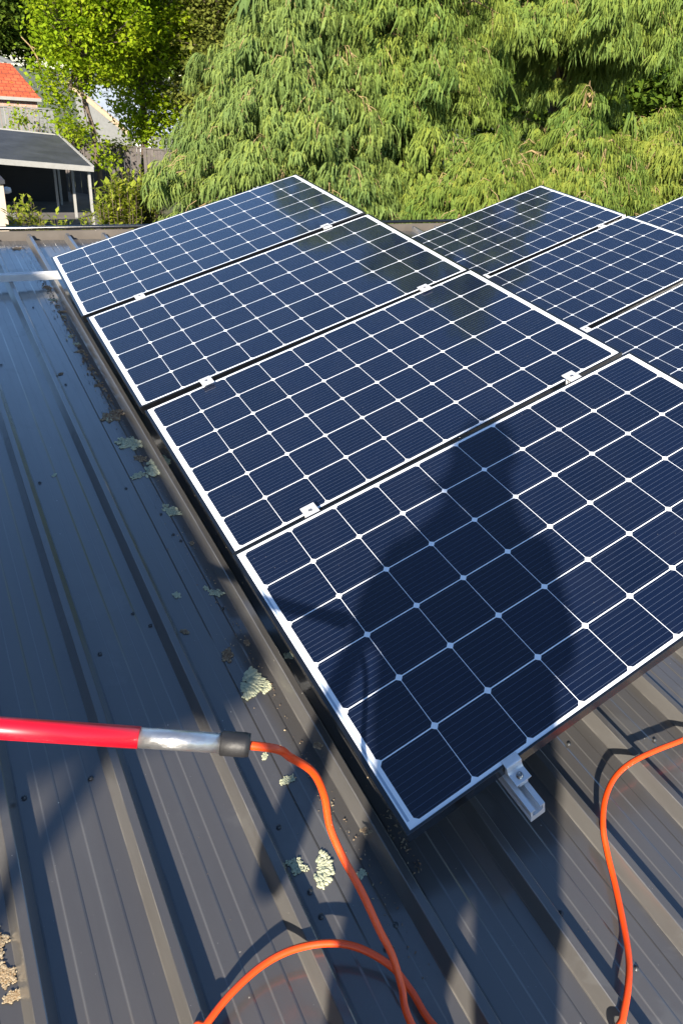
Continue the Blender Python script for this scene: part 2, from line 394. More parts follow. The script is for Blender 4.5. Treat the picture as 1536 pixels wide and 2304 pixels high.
for k in range(2):
    c = Rr@np.array([0, -(3*CELL+1.012*k), 0])+np.array([5*CELL, 2.024, 0])+np.linalg.inv(Bm)@np.array([4.933, .288, -.078])
    panels.append((panel_matrix(Rr, c), labR[k], 'solar panels of the back row'))
p0 = make_panel()
for i, (mx, lb, gr) in enumerate(panels):
    if i in (7, 9): continue
    if i == 0: r = p0; r.matrix_world = mx
    else: r = copy_tree(p0, mx)
    tag(r, lb, 'solar panel', gr)

# mounting frames (built in the tilted frame of each row)
RAIL = [(-.02, 0), (.02, 0), (.02, .016), (.016, .018), (.02, .020), (.02, .046), (.007, .046), (.007, .041), (.014, .041), (.014, .024), (.006, .020), (-.006, .020), (-.014, .024), (-.014, .041), (-.007, .041), (-.007, .046), (-.02, .046), (-.02, .020), (-.016, .018), (-.02, .016)]
def tilted(shift):  # matrix of a row's tilted frame
    return ROOF @ mat_of(Bm, Bm@np.array([0., 0, 0])-OFF+np.array(shift))
frames = []
for ri, (sh, y0, y1, lb) in enumerate((((0, 0, 0), -2.085, 2.10, 'aluminium mounting frame under the front panels, rail end sticking out below the bracket'),
                          (tuple(SQ), -1.9+1.0, 2.08, 'aluminium mounting frame under the middle row of panels'), ((4.933, .288, -.078), 0.6, 2.08, 'aluminium mounting frame under the back row of panels'))):
    mt = tilted(sh); root = empty('mounting_frame', mt); frames.append(root)
    tag(root, lb, 'panel mount', 'mounting frames under the panel rows')
    for xl in (.252, 1.352):
        m_ = MB(); m_.prism([(xl+x, z-.046-.037-(.0 if ri else 0)) for x, z in RAIL], y0, y1)
        for s_ in (-1, 1):
            for q in range(3): m_.box((xl+s_*.0203-.0006, y0+.0005, -.079+q*.005), (xl+s_*.0203+.0006, y1, -.077+q*.005))
        m_.build('rail', M['alu'], root)
        for yy in (-1.35, .1, 1.95):
            if yy < y0: continue
            inv = mt.inverted()
            top = Vector((xl, yy, -.084)); roofp = (ROOF.inverted() @ (mt @ top)); 
            base = Vector((roofp.x, roofp.y, .04)); bl = inv @ (ROOF @ base)
            m_ = MB(); m_.tube([top, bl], .012, 4); m_.build('support_leg', M['alu'], root)
    for yy in (-1.35, .1, 1.95):
        if yy < y0: continue
        x0 = -1.6 if (yy > 1.9 and ri == 0) else .06
        pts = []
        m_ = MB(); Tm = mt.inverted() @ ROOF
        ox = sh[0]; oy = sh[1]
        base_y = (ROOF.inverted() @ (mt @ Vector((0, yy, 0)))).y
        m_.box((ox+x0, base_y-.02, .0385), (ox+1.62, base_y+.02, .0765), Tm); m_.box((ox+x0, base_y-.016, .0765), (ox+1.62, base_y-.010, .080), Tm); m_.box((ox+x0, base_y+.010, .0765), (ox+1.62, base_y+.016, .080), Tm)
        m_.build('cross_rail', M['alu'], root)

# clamps
def make_mid_clamp():
    root = empty('panel_clamp', Matrix.Identity(4))
    m_ = MB(); m_.box((-.025, -.029, .0006), (.025, .029, .0045)); m_.box((-.022, -.0085, -.036), (.022, -.0055, .0006)); m_.box((-.022, .0055, -.036), (.022, .0085, .0006))
    m_.build('plate', M['alu'], root, bevel=.0012)
    q = MB(); q.lathe([(.0001, .0056), (.0035, .0056), (.0038, .0066), (.0062, .0066), (.0065, .0046)], 16); q.build('bolt', M['steel'], root)
    return root
mc = make_mid_clamp(); first = True
def on_panel(k, x, y):  # row 0 point on the mean surface between panel k and k+1
    return ROOF @ mat_of(Bm, Bm@np.array([x, y, 0])-OFF)
lbc = {0: 'in the gap between the farthest and second front panels', 1: 'in the gap between the second and third front panels', 2: 'in the gap above the nearest front panel'}
for k, ypos in ((0, 1.040), (1, .030), (2, -.968)):
    for x, side in ((.252, 'low'), (1.352, 'high')):
        dz = {(0, .252): .002, (0, 1.352): .003, (1, .252): .0, (1, 1.352): .0, (2, .252): .013, (2, 1.352): .014}[(k, x)]
        mtx = on_panel(k, x, ypos) @ T3(0, 0, dz)
        r = mc if first else copy_tree(mc, mtx)
        if first: r.matrix_world = mtx; first = False
        tag(r, 'silver clamp near the %s end %s' % (side, lbc[k]), 'clamp', 'silver clamps between panels')
for x, nm in ((.252, 'just behind the front panels'), (1.352, 'near the tip')):
    for k, rw in ((0, 'between the two topmost middle row panels'), (1, 'between the second and third middle row panels')):
        c = Rr@np.array([x-5*CELL, -(.9525+.0298+1.012*k)+0, 0])+np.array([5*CELL, 2.024, 0])+np.linalg.inv(Bm)@SQ
        r = copy_tree(mc, ROOF @ mat_of(Bm@Rr, Bm@c-OFF))
        tag(r, ('clamp %s, %s' % (rw, nm)), 'clamp', 'silver clamps between panels')
# end clamp (stepped bracket)
P4m = panels[3][0]
ec = empty('end_clamp', P4m @ T3(.283, -.981, 0))
tag(ec, 'silver stepped end bracket with bolt gripping the lower edge of the nearest panel', 'clamp')
m_ = MB()
pf = [(.012, .0008), (.012, .0042), (-.006, .0042), (-.009, .003), (-.012, -.014), (-.016, -.0185), (-.044, -.0185), (-.044, -.0225), (-.020, -.0225), (-.012, -.030), (-.004, -.034), (-.0015, -.034), (-.0015, -.001), (0.0, .0008)]
vs = [(-.021, y, z) for y, z in pf]+[(.021, y, z) for y, z in pf]; n = len(pf)
m_.add(vs, [(i, (i+1) % n, n+(i+1) % n, n+i) for i in range(n)]+[tuple(range(n))[::-1], tuple(range(n, 2*n))])
m_.build('body', M['alu'], ec, bevel=.0008)
q = MB(); q.lathe([(.0085, -.0185), (.0085, -.0168), (.0067, -.0168), (.0067, -.0105), (.006, -.0098), (.0038, -.0098), (.0034, -.0135), (.0001, -.0135)], 20, T3(0, -.029, 0)); q.build('bolt', M['steel'], ec)
q = MB(); q.box((-.012, -.043, -.036), (.012, -.018, -.0226)); q.build('rail_nut', M['alu'], ec)

# ------------------------------------------------------------------ hose and pole (roof frame)
def spline(P, n=14):
    P = [np.array(q, float) for q in P]; P = [2*P[0]-P[1]]+P+[2*P[-1]-P[-2]]; out = []
    for i in range(1, len(P)-2):
        for j in range(n):
            t = j/n; a, b_, c, d = P[i-1:i+3]
            out.append(.5*((2*b_)+(c-a)*t+(2*a-5*b_+4*c-d)*t*t+(3*b_-a-3*c+d)*t**3))
    out.append(P[-2]); return out
HOSE = [(-0.5832, -1.8435, 0.6517), (-0.4502, -1.912, 0.6412), (-0.3304, -1.9736, 0.6288), (-0.2819, -1.9622, 0.56), (-0.2345, -1.9615, 0.49), (-0.2106, -1.9711, 0.42), (-0.2067, -1.9982, 0.36), (-0.1941, -2.0374, 0.31), (-0.1758, -2.089, 0.26), (-0.162, -2.138, 0.21), (-0.149, -2.1748, 0.17), (-0.1465, -2.2141, 0.13), (-0.1518, -2.2641, 0.1), (-0.12, -2.42, 0.03), (-0.25, -2.62, 0.02), (-0.48, -2.6, 0.03), (-0.58, -2.35, 0.04), (-0.4958, -2.0889, 0.045), (-0.4657, -2.0725, 0.05), (-0.4101, -2.0484, 0.052), (-0.3408, -2.0321, 0.052), (-0.2767, -2.0356, 0.055), (-0.2093, -2.0584, 0.055), (-0.1555, -2.0926, 0.045), (-0.1115, -2.1455, 0.03), (-0.0946, -2.1972, 0.018), (-0.0871, -2.2616, 0.014), (-0.05, -2.36, 0.012), (0.02, -2.5, 0.015), (0.15, -2.58, 0.02), (0.1946, -2.4648, 0.045), (0.2365, -2.4409, 0.05), (0.2873, -2.408, 0.05), (0.3416, -2.3651, 0.035), (0.393, -2.3058, 0.022), (0.4374, -2.2415, 0.02), (0.469, -2.1831, 0.03), (0.4944, -2.136, 0.05), (0.5436, -2.0903, 0.06), (0.6083, -2.0581, 0.062), (0.681, -2.0448, 0.062), (0.7754, -2.0471, 0.06), (0.8903, -2.0589, 0.06), (1.0147, -2.0575, 0.05), (1.1587, -2.0743, 0.05)]
hm = MB(); hm.tube(spline(HOSE, 12), .0070, 14)
ho = hm.build('hose', M['orange'], matrix=ROOF); tag(ho, 'bright orange hose running out of the red pole and looping over the ribs', 'hose')
PA = np.array([-0.6899, -1.7886, 0.6601]); PB = np.array([-0.3881, -1.9439, 0.6363])
pd = (PB-PA)/np.linalg.norm(PB-PA)
def along(s): return PA+pd*s
pole = empty('water_fed_pole', ROOF @ T3(*PA)); tag(pole, 'red telescopic pole with bare aluminium tip section and black rubber end cap', 'pole')
Li = T3(*(-PA))
def addp(name, pts, rad, mat, n=28, cap=True):
    m_ = MB(); m_.tube([p_-PA for p_ in pts], rad, n, cap); return m_.build(name, mat, pole)
L_ = np.linalg.norm(PB-PA)
addp('red_tube', [along(s) for s in (-1.3, 0, 0.2044)], .0166, M['red'])
addp('tip_tube', [along(s) for s in (0.2044-.02, L_)], .0154, M['alu_bright'])
addp('end_cap', [along(L_-.012), along(L_-.010), along(L_+.026), along(L_+.034), along(L_+.034), along(L_+.020)], [.0156, .0186, .0190, .0176, .013, .013], M['rubber'], 32, False)

# ------------------------------------------------------------------ lichen
def lichen(name, x, y, size, mat, label, fan=False, z=.003, seed=0, group='lichen clumps lying on the roof', n=70, ang=None, hgt=1.0):
    r = np.random.default_rng(seed+11); m_ = MB(); tint = []
    a0 = r.uniform(0, 6.28) if ang is None else ang; lobes = int(r.integers(4, 8))
    el = r.uniform(.5, .8)
    n = int(n*1.6)
    for i in range(n):
        if fan: a = a0+r.uniform(-1.25, 1.25); d = size*(.25+.75*math.sqrt(r.uniform()))
        else: a = r.uniform(0, 6.28); d = size*math.sqrt(r.uniform())*(.76+.24*math.cos(lobes*a+a0))
        px, py = d*math.cos(a), d*math.sin(a)*(1 if fan else el)
        ca, sa = math.cos(a0), math.sin(a0)
        if not fan: px, py = px*ca-py*sa, px*sa+py*ca
        rr = max(.0018, size*r.uniform(.035, .10)); h = rr*r.uniform(.4, 1.0)*hgt; px += r.normal(0, size*.06); py += r.normal(0, size*.06); k = len(m_.v); tt = r.uniform()*.7+(.3 if d > .7*size else 0)
        nn = 7; vs = []; ex = r.uniform(1, 2.2) if fan else 1; th = a if fan else r.uniform(0, 6.28)
        for q, (f1, f2) in enumerate(((1, 0), (.95, .5), (.55, .95))):
            for j in range(nn):
                w_ = rr*f1*r.uniform(.8, 1.2); lx, ly = w_*ex*math.cos(6.283*j/nn), w_*math.sin(6.283*j/nn)
                vs.append((px+lx*math.cos(th)-ly*math.sin(th), py+lx*math.sin(th)+ly*math.cos(th), f2*h+(h*.4*r.uniform() if q else 0)))
        vs.append((px, py, h*r.uniform(.9, 1.3)))
        fs = [(q*nn+j, q*nn+(j+1) % nn, (q+1)*nn+(j+1) % nn, (q+1)*nn+j) for q in range(2) for j in range(nn)]+[(2*nn+j, 2*nn+(j+1) % nn, 3*nn) for j in range(nn)]
        m_.add(vs, fs, True); tint += [tt]*len(vs)
    o = m_.build(name, mat, matrix=ROOF @ T3(x, y, z), tint=tint)
    return tag(o, label, 'lichen', group)
GL, BL = M['lichen'], M['brownlichen']
LI = [(-.064, .271, .050, BL, 0, 'long brown and green lichen clump, farthest of the big clumps by the panel rib'),
      (-.085, .262, .030, GL, 0, 'small green end touching the long brown lichen clump'),
      (-.058, .024, .052, GL, 0, 'grey green lichen clump just below the long brown one'),
      (-.050, -.105, .026, BL, 0, 'brown lichen scrap above the bright fan shaped clump'),
      (-.040, -.155, .066, GL, 1, 'large fan shaped pale lichen standing against the rib, half in sun'),
      (-.088, -.219, .028, GL, 0, 'dark green lichen tuft at the foot of the fan shaped clump'),
      (-.041, -.491, .034, GL, 0, 'round green lichen with brown base opposite the third front panel'),
      (-.052, -.447, .012, GL, 0, 'tiny lichen knob above the round green one'),
      (-.045, -.958, .024, GL, 0, 'ragged green lichen beside the corner of the nearest panel'),
      (-.066, -.925, .011, GL, 0, 'little grey lichen bit next to the ragged green one'),
      (-.159, -.920, .014, GL, 0, 'small round green lichen in the middle of the pan'),
      (-.185, -1.081, .013, BL, 0, 'small brown lichen scrap left beside the rib in shade'),
      (-.105, -1.220, .025, BL, 0, 'brown and green lichen rosette at the edge of the big shadow'),
      (-.107, -1.331, .046, GL, 1, 'big pale yellow lichen crescent in full sun'),
      (-.060, -1.365, .020, GL, 1, 'pale branching lichen hanging beside the yellow crescent'),
      (-.116, -1.661, .018, GL, 0, 'pale lichen rosette under the curve of the hose'),
      (-.155, -1.889, .034, GL, 1, 'bright yellow fan of lichen low on the roof, half way between ribs'),
      (-.185, -1.865, .022, GL, 0, 'dark green lichen joined to the bright yellow fan'),
      (-.065, -1.946, .012, GL, 0, 'shaded green lichen piece beside the hose'),
      (-.036, -1.196, .012, BL, 0, 'brown curl of lichen above the shadow edge'),
      (-.018, -1.627, .011, BL, 0, 'small tan lichen flake on the sunny rib'),
      (-.139, -1.575, .010, GL, 0, 'pale lichen bits just under the start of the hose'),
      (.057, -1.292, .016, GL, 0, 'dark green lichen in the black gap beside the nearest panel'),
      (-.058, .962, .022, BL, 0, 'brown lichen flake opposite the second front panel'),
      (-.050, 1.056, .020, GL, 0, 'green lichen scrap above the brown flake by the second front panel'),
      (-.050, .757, .020, BL, 0, 'brown lichen flake lower in the string beside the far rib'),
      (-.060, 1.164, .020, GL, 0, 'greenish flake in the string of lichen beside the far rib'),
      (-.057, .572, .020, BL, 0, 'curled tan lichen at the lower end of the far string'),
      (-.038, 1.508, .024, BL, 0, 'brown lichen lump opposite the joint of the two far panels'),
      (-.044, 1.440, .016, GL, 0, 'green lichen under the brown lump opposite the far panel joint'),
      (-.050, 1.699, .022, GL, 0, 'yellowish lichen below the silver cross rail'),
      (-.041, 1.900, .026, BL, 0, 'dry tan lichen clump tucked right under the silver cross rail'),
      (-.372, -.116, .010, GL, 0, 'lone round green lichen dot out on the open pan'),
      (-.190, .736, .013, BL, 0, 'lone brown lichen dot on the pan near the dark rib'),
      (-.094, 2.666, .035, BL, 0, 'flat dark lichen smear near the far gutter'),
      (-.019, -1.880, .012, BL, 0, 'brown lichen speck on the shaded rib by the hose'),
      (-.034, -.690, .010, BL, 0, 'brown lichen ring in the shade of the rib')]
for i, (x, y, s, mt, fan, lb) in enumerate(LI):
    lichen('lichen_clump', x, y, s*1.22, mt, lb, bool(fan), seed=i, n=int(80+s*2600), ang=(-.5 if fan else None), z=.002 if x < -.03 else (.0 if x > .04 else .0355 if x > -.0275 else .004), hgt=.35 if y > 2.5 else 1.)
for i, (x, y, s) in enumerate(((-.775, -1.735, .035), (-.765, -1.800, .030), (-.757, -1.845, .018))):
    lichen('lichen_crust', x, y, s, M['crust'], ['upper tan lichen crust at the photo edge by the rib foot', 'middle pale lichen crust at the photo edge by the rib foot', 'lowest small tan crust at the photo edge by the rib foot'][i], seed=60+i, n=260, group='tan lichen crusts at the photo edge', hgt=.28)
# crumbs of lichen dust along the gap
m_ = MB(); r = np.random.default_rng(5); tint = []
def crumb(x, y, s, z):
    k = len(m_.v); a = r.uniform(0, 6.28, 3)
    vs = [(x+s*math.cos(q+2.1*j), y+s*math.sin(q+2.1*j), z) for j, q in enumerate(a)]+[(x, y, z+s)]
    m_.add(vs, [(0, 1, 3), (1, 2, 3), (2, 0, 3)]); tint.extend([r.uniform()]*4)
for i in range(900):
    y = r.uniform(-2.2, 2.7); x = -.030-abs(r.normal(0, .03)); crumb(x, y, r.uniform(.0008, .0036), .0035)
for i in range(260):
    y = r.uniform(.3, 2.1); x = -.035-abs(r.normal(0, .02)); crumb(x, y, r.uniform(.003, .009), .0035)
for i in range(130):
    y = r.uniform(-1.9, 1.0); x = r.uniform(.045, .1); crumb(x, y, r.uniform(.001, .004), .001)
for i in range(70): crumb(r.uniform(-.75, .9), r.uniform(-2.4, -.5), r.uniform(.0006, .0014), .003)
for i in range(50):
    y = r.uniform(-2.0, -1.84); crumb(r.uniform(.042, .07), y, r.uniform(.002, .006), .001)
o = m_.build('lichen_crumbs', M['brownlichen'], matrix=ROOF, tint=tint); tag(o, 'brown lichen crumbs scattered along the ribs and the black gap', 'crumbs', kind='stuff')

# ------------------------------------------------------------------ off-frame shadow casters: the photographer and a shade canopy
exec_person = True
M['cloth'] = simple('dark_blue_workwear', (.03, .04, .07), .8, var=.2, nscale=12)
M['skin'] = simple('skin', (.55, .33, .24), .5, var=.06, nscale=20)
M['hat'] = simple('straw_hat', (.45, .36, .22), .8, var=.15, nscale=60)
def person():
    fwd = Vector((.5, .86, 0)).normalized(); rt = Vector((.86, -.5, 0)).normalized()
    c = Vector((-.74, -2.99, 0.0))
    root = empty('person', ROOF @ T3(*c))
    tag(root, 'photographer in dark workwear holding up a phone, seen only as a shadow', 'person')
    def P(f, r, z): return fwd*f+rt*r+Vector((0, 0, z))
    V = []; E = []; Rd = []
    def ch(start, items):
        k = start
        for (p_, r_) in items: V.append(p_); Rd.append(r_); i = len(V)-1; E.append((k, i)); k = i
        return k
    V.append(P(-.05, -.03, .92)); Rd.append(.22)
    chest = ch(0, [(P(-.08, -.11, 1.10), .235), (P(-.08, -.13, 1.28), .245), (P(-.07, -.16, 1.46), .225)])
    nk = ch(chest, [(P(-.04, -.18, 1.59), .17), (P(-.01, -.18, 1.67), .125), (P(.01, -.18, 1.74), .11), (P(.02, -.18, 1.80), .10), (P(.02, -.18, 1.86), .07)])
    tips = []
    for s in (-1, 1):
        lg = -.035 if s < 0 else 0.0; lr = .03 if s < 0 else 0.0
        ch(0, [(P(0, .0+s*.10+lg, .84), .14+lr), (P(.03, .03+s*.115+lg, .47), .08+lr), (P(-.01, .035+s*.115+lg, .10), .065), (P(.04, .035+s*.12+lg, .04), .05), (P(.14, .035+s*.13+lg, .03), .035)])
        tips.append(ch(chest, [(P(-.05, -.16+s*.17, 1.46), .12), (P(-.01, -.14+s*.23, 1.24), .085), (P(.10, -.13+s*.17, 1.40), .055), (P(.17, -.13+s*.07, 1.50), .036)]))
    for i, tp in enumerate(tips):   # palm and five curled fingers on each hand
        base = V[tp]; up = Vector((0, 0, 1)); side = rt if i else -rt
        palm = base+up*.06; V.append(palm); Rd.append(.026); E.append((tp, len(V)-1)); pk = len(V)-1
        for q in range(4):
            o1 = palm+side*(.018*(q-1.5))+up*.035; o2 = o1+up*(.028-.003*abs(q-1.5))+fwd*.006; o3 = o2+up*.012-side*.018
            ch(pk, [(o1, .009), (o2, .0085), (o3, .007)])
        ch(pk, [(palm-side*.035, .011), (palm-side*.048+up*.025, .009)])
    me = bpy.data.meshes.new('body'); me.from_pydata([tuple(v) for v in V], E, []); o = bpy.data.objects.new('body', me); COL.objects.link(o); o.parent = root
    sk = o.modifiers.new('skin', 'SKIN'); me.skin_vertices or None
    if not me.skin_vertices: me.attributes
    for i, sv in enumerate(me.skin_vertices[0].data if me.skin_vertices else []): sv.radius = (Rd[i], Rd[i]); sv.use_root = (i == 0)
    ss = o.modifiers.new('sub', 'SUBSURF'); ss.levels = 1; ss.render_levels = 2
    me.materials.append(M['cloth'])
    h = MB(); h.lathe([(.0001, 1.925), (.045, 1.915), (.08, 1.885), (.098, 1.83), (.118, 1.80), (.12, 1.795), (.095, 1.80), (.0001, 1.84)], 24, T3(*(fwd*.02-rt*.18+Vector((0, 0, .015)))))
    h.build('hat', M['hat'], root)
    for s in (-1, 1):
        f = MB(); f.lathe([(.0001, .012), (.008, .009), (.012, 0), (.0001, -.012)], 10, T3(*(P(.11, -.18+s*.032, 1.78)))); f.build('eye', M['rubber'], root)
    # added hanging form that casts the arm-like shadow band beside the body
    f = MB(); q = P(.17, -.40, .64); f.tube([q+Vector((0, 0, -.05)), q, q+Vector((0, 0, .12)), P(.12, -.40, .95), P(.04, -.39, 1.20)], [.03, .045, .045, .035, .03], 10); f.build('arm_shadow_form', M['cloth'], root)
    f = MB(); f.lathe([(.0001, .03), (.012, .0), (.016, -.02), (.0001, -.024)], 10, T3(*(P(.12, -.18, 1.745)))); f.build('nose', M['skin'], root)
    return root
person()
# canopy
M['canvas'] = simple('grey_canvas', (.25, .26, .28), .9, var=.1)
cz = 2.0; sx, sy = 1.25*cz, 1.30*cz
can = empty('shade_canopy', ROOF @ T3(-2.74, -3.73, 0)); tag(can, 'flat grey shade canopy on one post, seen only as its rounded shadow', 'canopy')
m_ = MB(); x1 = -.022-sx; x0 = x1-5.0; ya = -1.42-sy; yb = 2.66-sy; rc = .16; poly = []  # unseen; outline shaped to the cast shadow, widened to keep sky off ribs
for (cx_, cy_, a0) in ((x1-rc, ya+rc, -90), (x1-rc, yb-rc, 0), (x0+rc, yb-rc, 90), (x0+rc, ya+rc, 180)):
    for j in range(7): a = R_(a0+15*j); poly.append((cx_+rc*math.cos(a)+2.74, cy_+rc*math.sin(a)+3.73))
n = len(poly); m_.add([(x, y, cz) for x, y in poly]+[(x, y, cz+.04) for x, y in poly], [tuple(range(n))[::-1], tuple(range(n, 2*n))]+[(i, (i+1) % n, n+(i+1) % n, n+i) for i in range(n)])
m_.build('canvas', M['canvas'], can)
M['darkwall'] = simple('sky_blocker_dark', (.045, .04, .038), .8, var=.25)
up_ = empty('sky_blocking_wall', ROOF @ T3(-3.5, 0, 0)); tag(up_, 'unseen dark wall added along the roof to keep sky off the shaded ribs', 'wall')  # added out of view, keeps skylight off the shaded rib faces
q = MB(); q.box((-.12, -5, .039), (0, 6.5, 1.85)); q.build('boards', M['darkwall'], up_)
q = MB(); q.box((-.16, -5, 1.852), (.04, 6.5, 1.90)); q.build('blocker_top', M['darkwall'], up_)
m_ = MB(); m_.tube([(0, 0, 0.0), (0, 0, cz)], .035, 16); m_.build('post', M['alu'], can)
m_ = MB(); m_.box((-.2, -.2, .038), (.2, .2, .07)); m_.build('base', M['black'], can)

# ------------------------------------------------------------------ vegetation builders
def np_mesh(name, verts, quads, mat, tint, parent=None, smooth=False, matrix=None):
    me = bpy.data.meshes.new(name); nv, nf = len(verts), len(quads); k = quads.shape[1]
    me.vertices.add(nv); me.vertices.foreach_set('co', verts.astype('f').ravel())
    me.loops.add(nf*k); me.loops.foreach_set('vertex_index', quads.astype('i').ravel())
    me.polygons.add(nf); me.polygons.foreach_set('loop_start', np.arange(0, nf*k, k, dtype='i')); me.polygons.foreach_set('loop_total', np.full(nf, k, 'i'))
    if smooth: me.polygons.foreach_set('use_smooth', np.ones(nf, bool))
    me.update(calc_edges=True); me.validate()
    at = me.attributes.new('tint', 'FLOAT', 'POINT'); at.data.foreach_set('value', tint.astype('f'))
    me.materials.append(mat); o = bpy.data.objects.new(name, me); COL.objects.link(o)
    if parent: o.parent = parent
    return o

def tassel_template(r, nst=15, L=.25):
    """one hanging spray: a twig arching out along +x with flat feathery strands hanging from it"""
    V = []; F = []; T = []
    for i in range(nst):
        t = (i+.5)/nst; bx = .24*t; bz = .07*math.sin(t*2.4)-.07*t*t; by = r.normal(0, .045)
        ln = L*(.5+.6*math.sin(math.pi*min(1, t*.9+.1)))*r.uniform(.7, 1.25); wd = r.uniform(.010, .019)
        tw = r.normal(math.pi/2, .7); dx = r.normal(.20, .14); dy = by*4.5+r.normal(0, .15)
        k = len(V); prof = (.35, 1.0, .55, 1.0, .5, .85, .35, .08); segs = len(prof)-1
        for s in range(segs+1):
            q = s/segs; w_ = wd*prof[s]*r.uniform(.8, 1.2)
            cx = bx+ln*(dx*q+.22*q*(1-q)); cy = by+ln*dy*q; cz = bz-ln*(q**1.2)
            V.append((cx-w_*math.cos(tw+.5*q), cy-w_*math.sin(tw+.5*q), cz)); V.append((cx+w_*math.cos(tw+.5*q), cy+w_*math.sin(tw+.5*q), cz-.006)); T += [q]*2
        F += [(k+2*s, k+2*s+1, k+2*s+3, k+2*s+2) for s in range(segs)]
    # the arching twig with tiny leaves
    k = len(V)
    for s in range(6):
        t = s/5; V += [(.24*t, -.010, .012+.07*math.sin(t*2.4)-.07*t*t), (.24*t, .010, .008+.07*math.sin(t*2.4)-.07*t*t)]; T += [-1.2]*2
    F += [(k+2*s, k+2*s+1, k+2*s+3, k+2*s+2) for s in range(5)]
    return np.array(V), np.array(F), np.array(T)
TR = np.random.default_rng(3)
TPL = [tassel_template(TR, int(TR.integers(9, 19)), TR.uniform(.19, .31)) for _ in range(14)]

def instance(tpls, pos, ang, lean, scale, tint, r, tipvar=.25):
    VV = []; FF = []; TT = []; off = 0; idx = r.integers(0, len(tpls), len(pos))
    for k, (V, F, T) in enumerate(tpls):
        m = np.where(idx == k)[0]
        if not len(m): continue
        ca, sa = np.cos(ang[m])[:, None], np.sin(ang[m])[:, None]
        cl, sn = np.cos(lean[m])[:, None], np.sin(lean[m])[:, None]
        x, y, z = V[:, 0][None], V[:, 1][None], V[:, 2][None]; s = scale[m][:, None]
        x2 = x*cl-z*sn; z2 = x*sn+z*cl
        X = (x2*ca-y*sa)*s+pos[m, 0][:, None]; Y = (x2*sa+y*ca)*s+pos[m, 1][:, None]; Z = z2*s+pos[m, 2][:, None]
        VV.append(np.stack([X, Y, Z], -1).reshape(-1, 3)); n = len(V)
        FF.append((F[None]+(np.arange(len(m))*n)[:, None, None]+off).reshape(-1, F.shape[1])); off += n*len(m)
        TT.append(np.clip(tint[m][:, None]+tipvar*(1-T[None]), 0, 1).reshape(-1))
    return np.concatenate(VV), np.concatenate(FF), np.concatenate(TT)

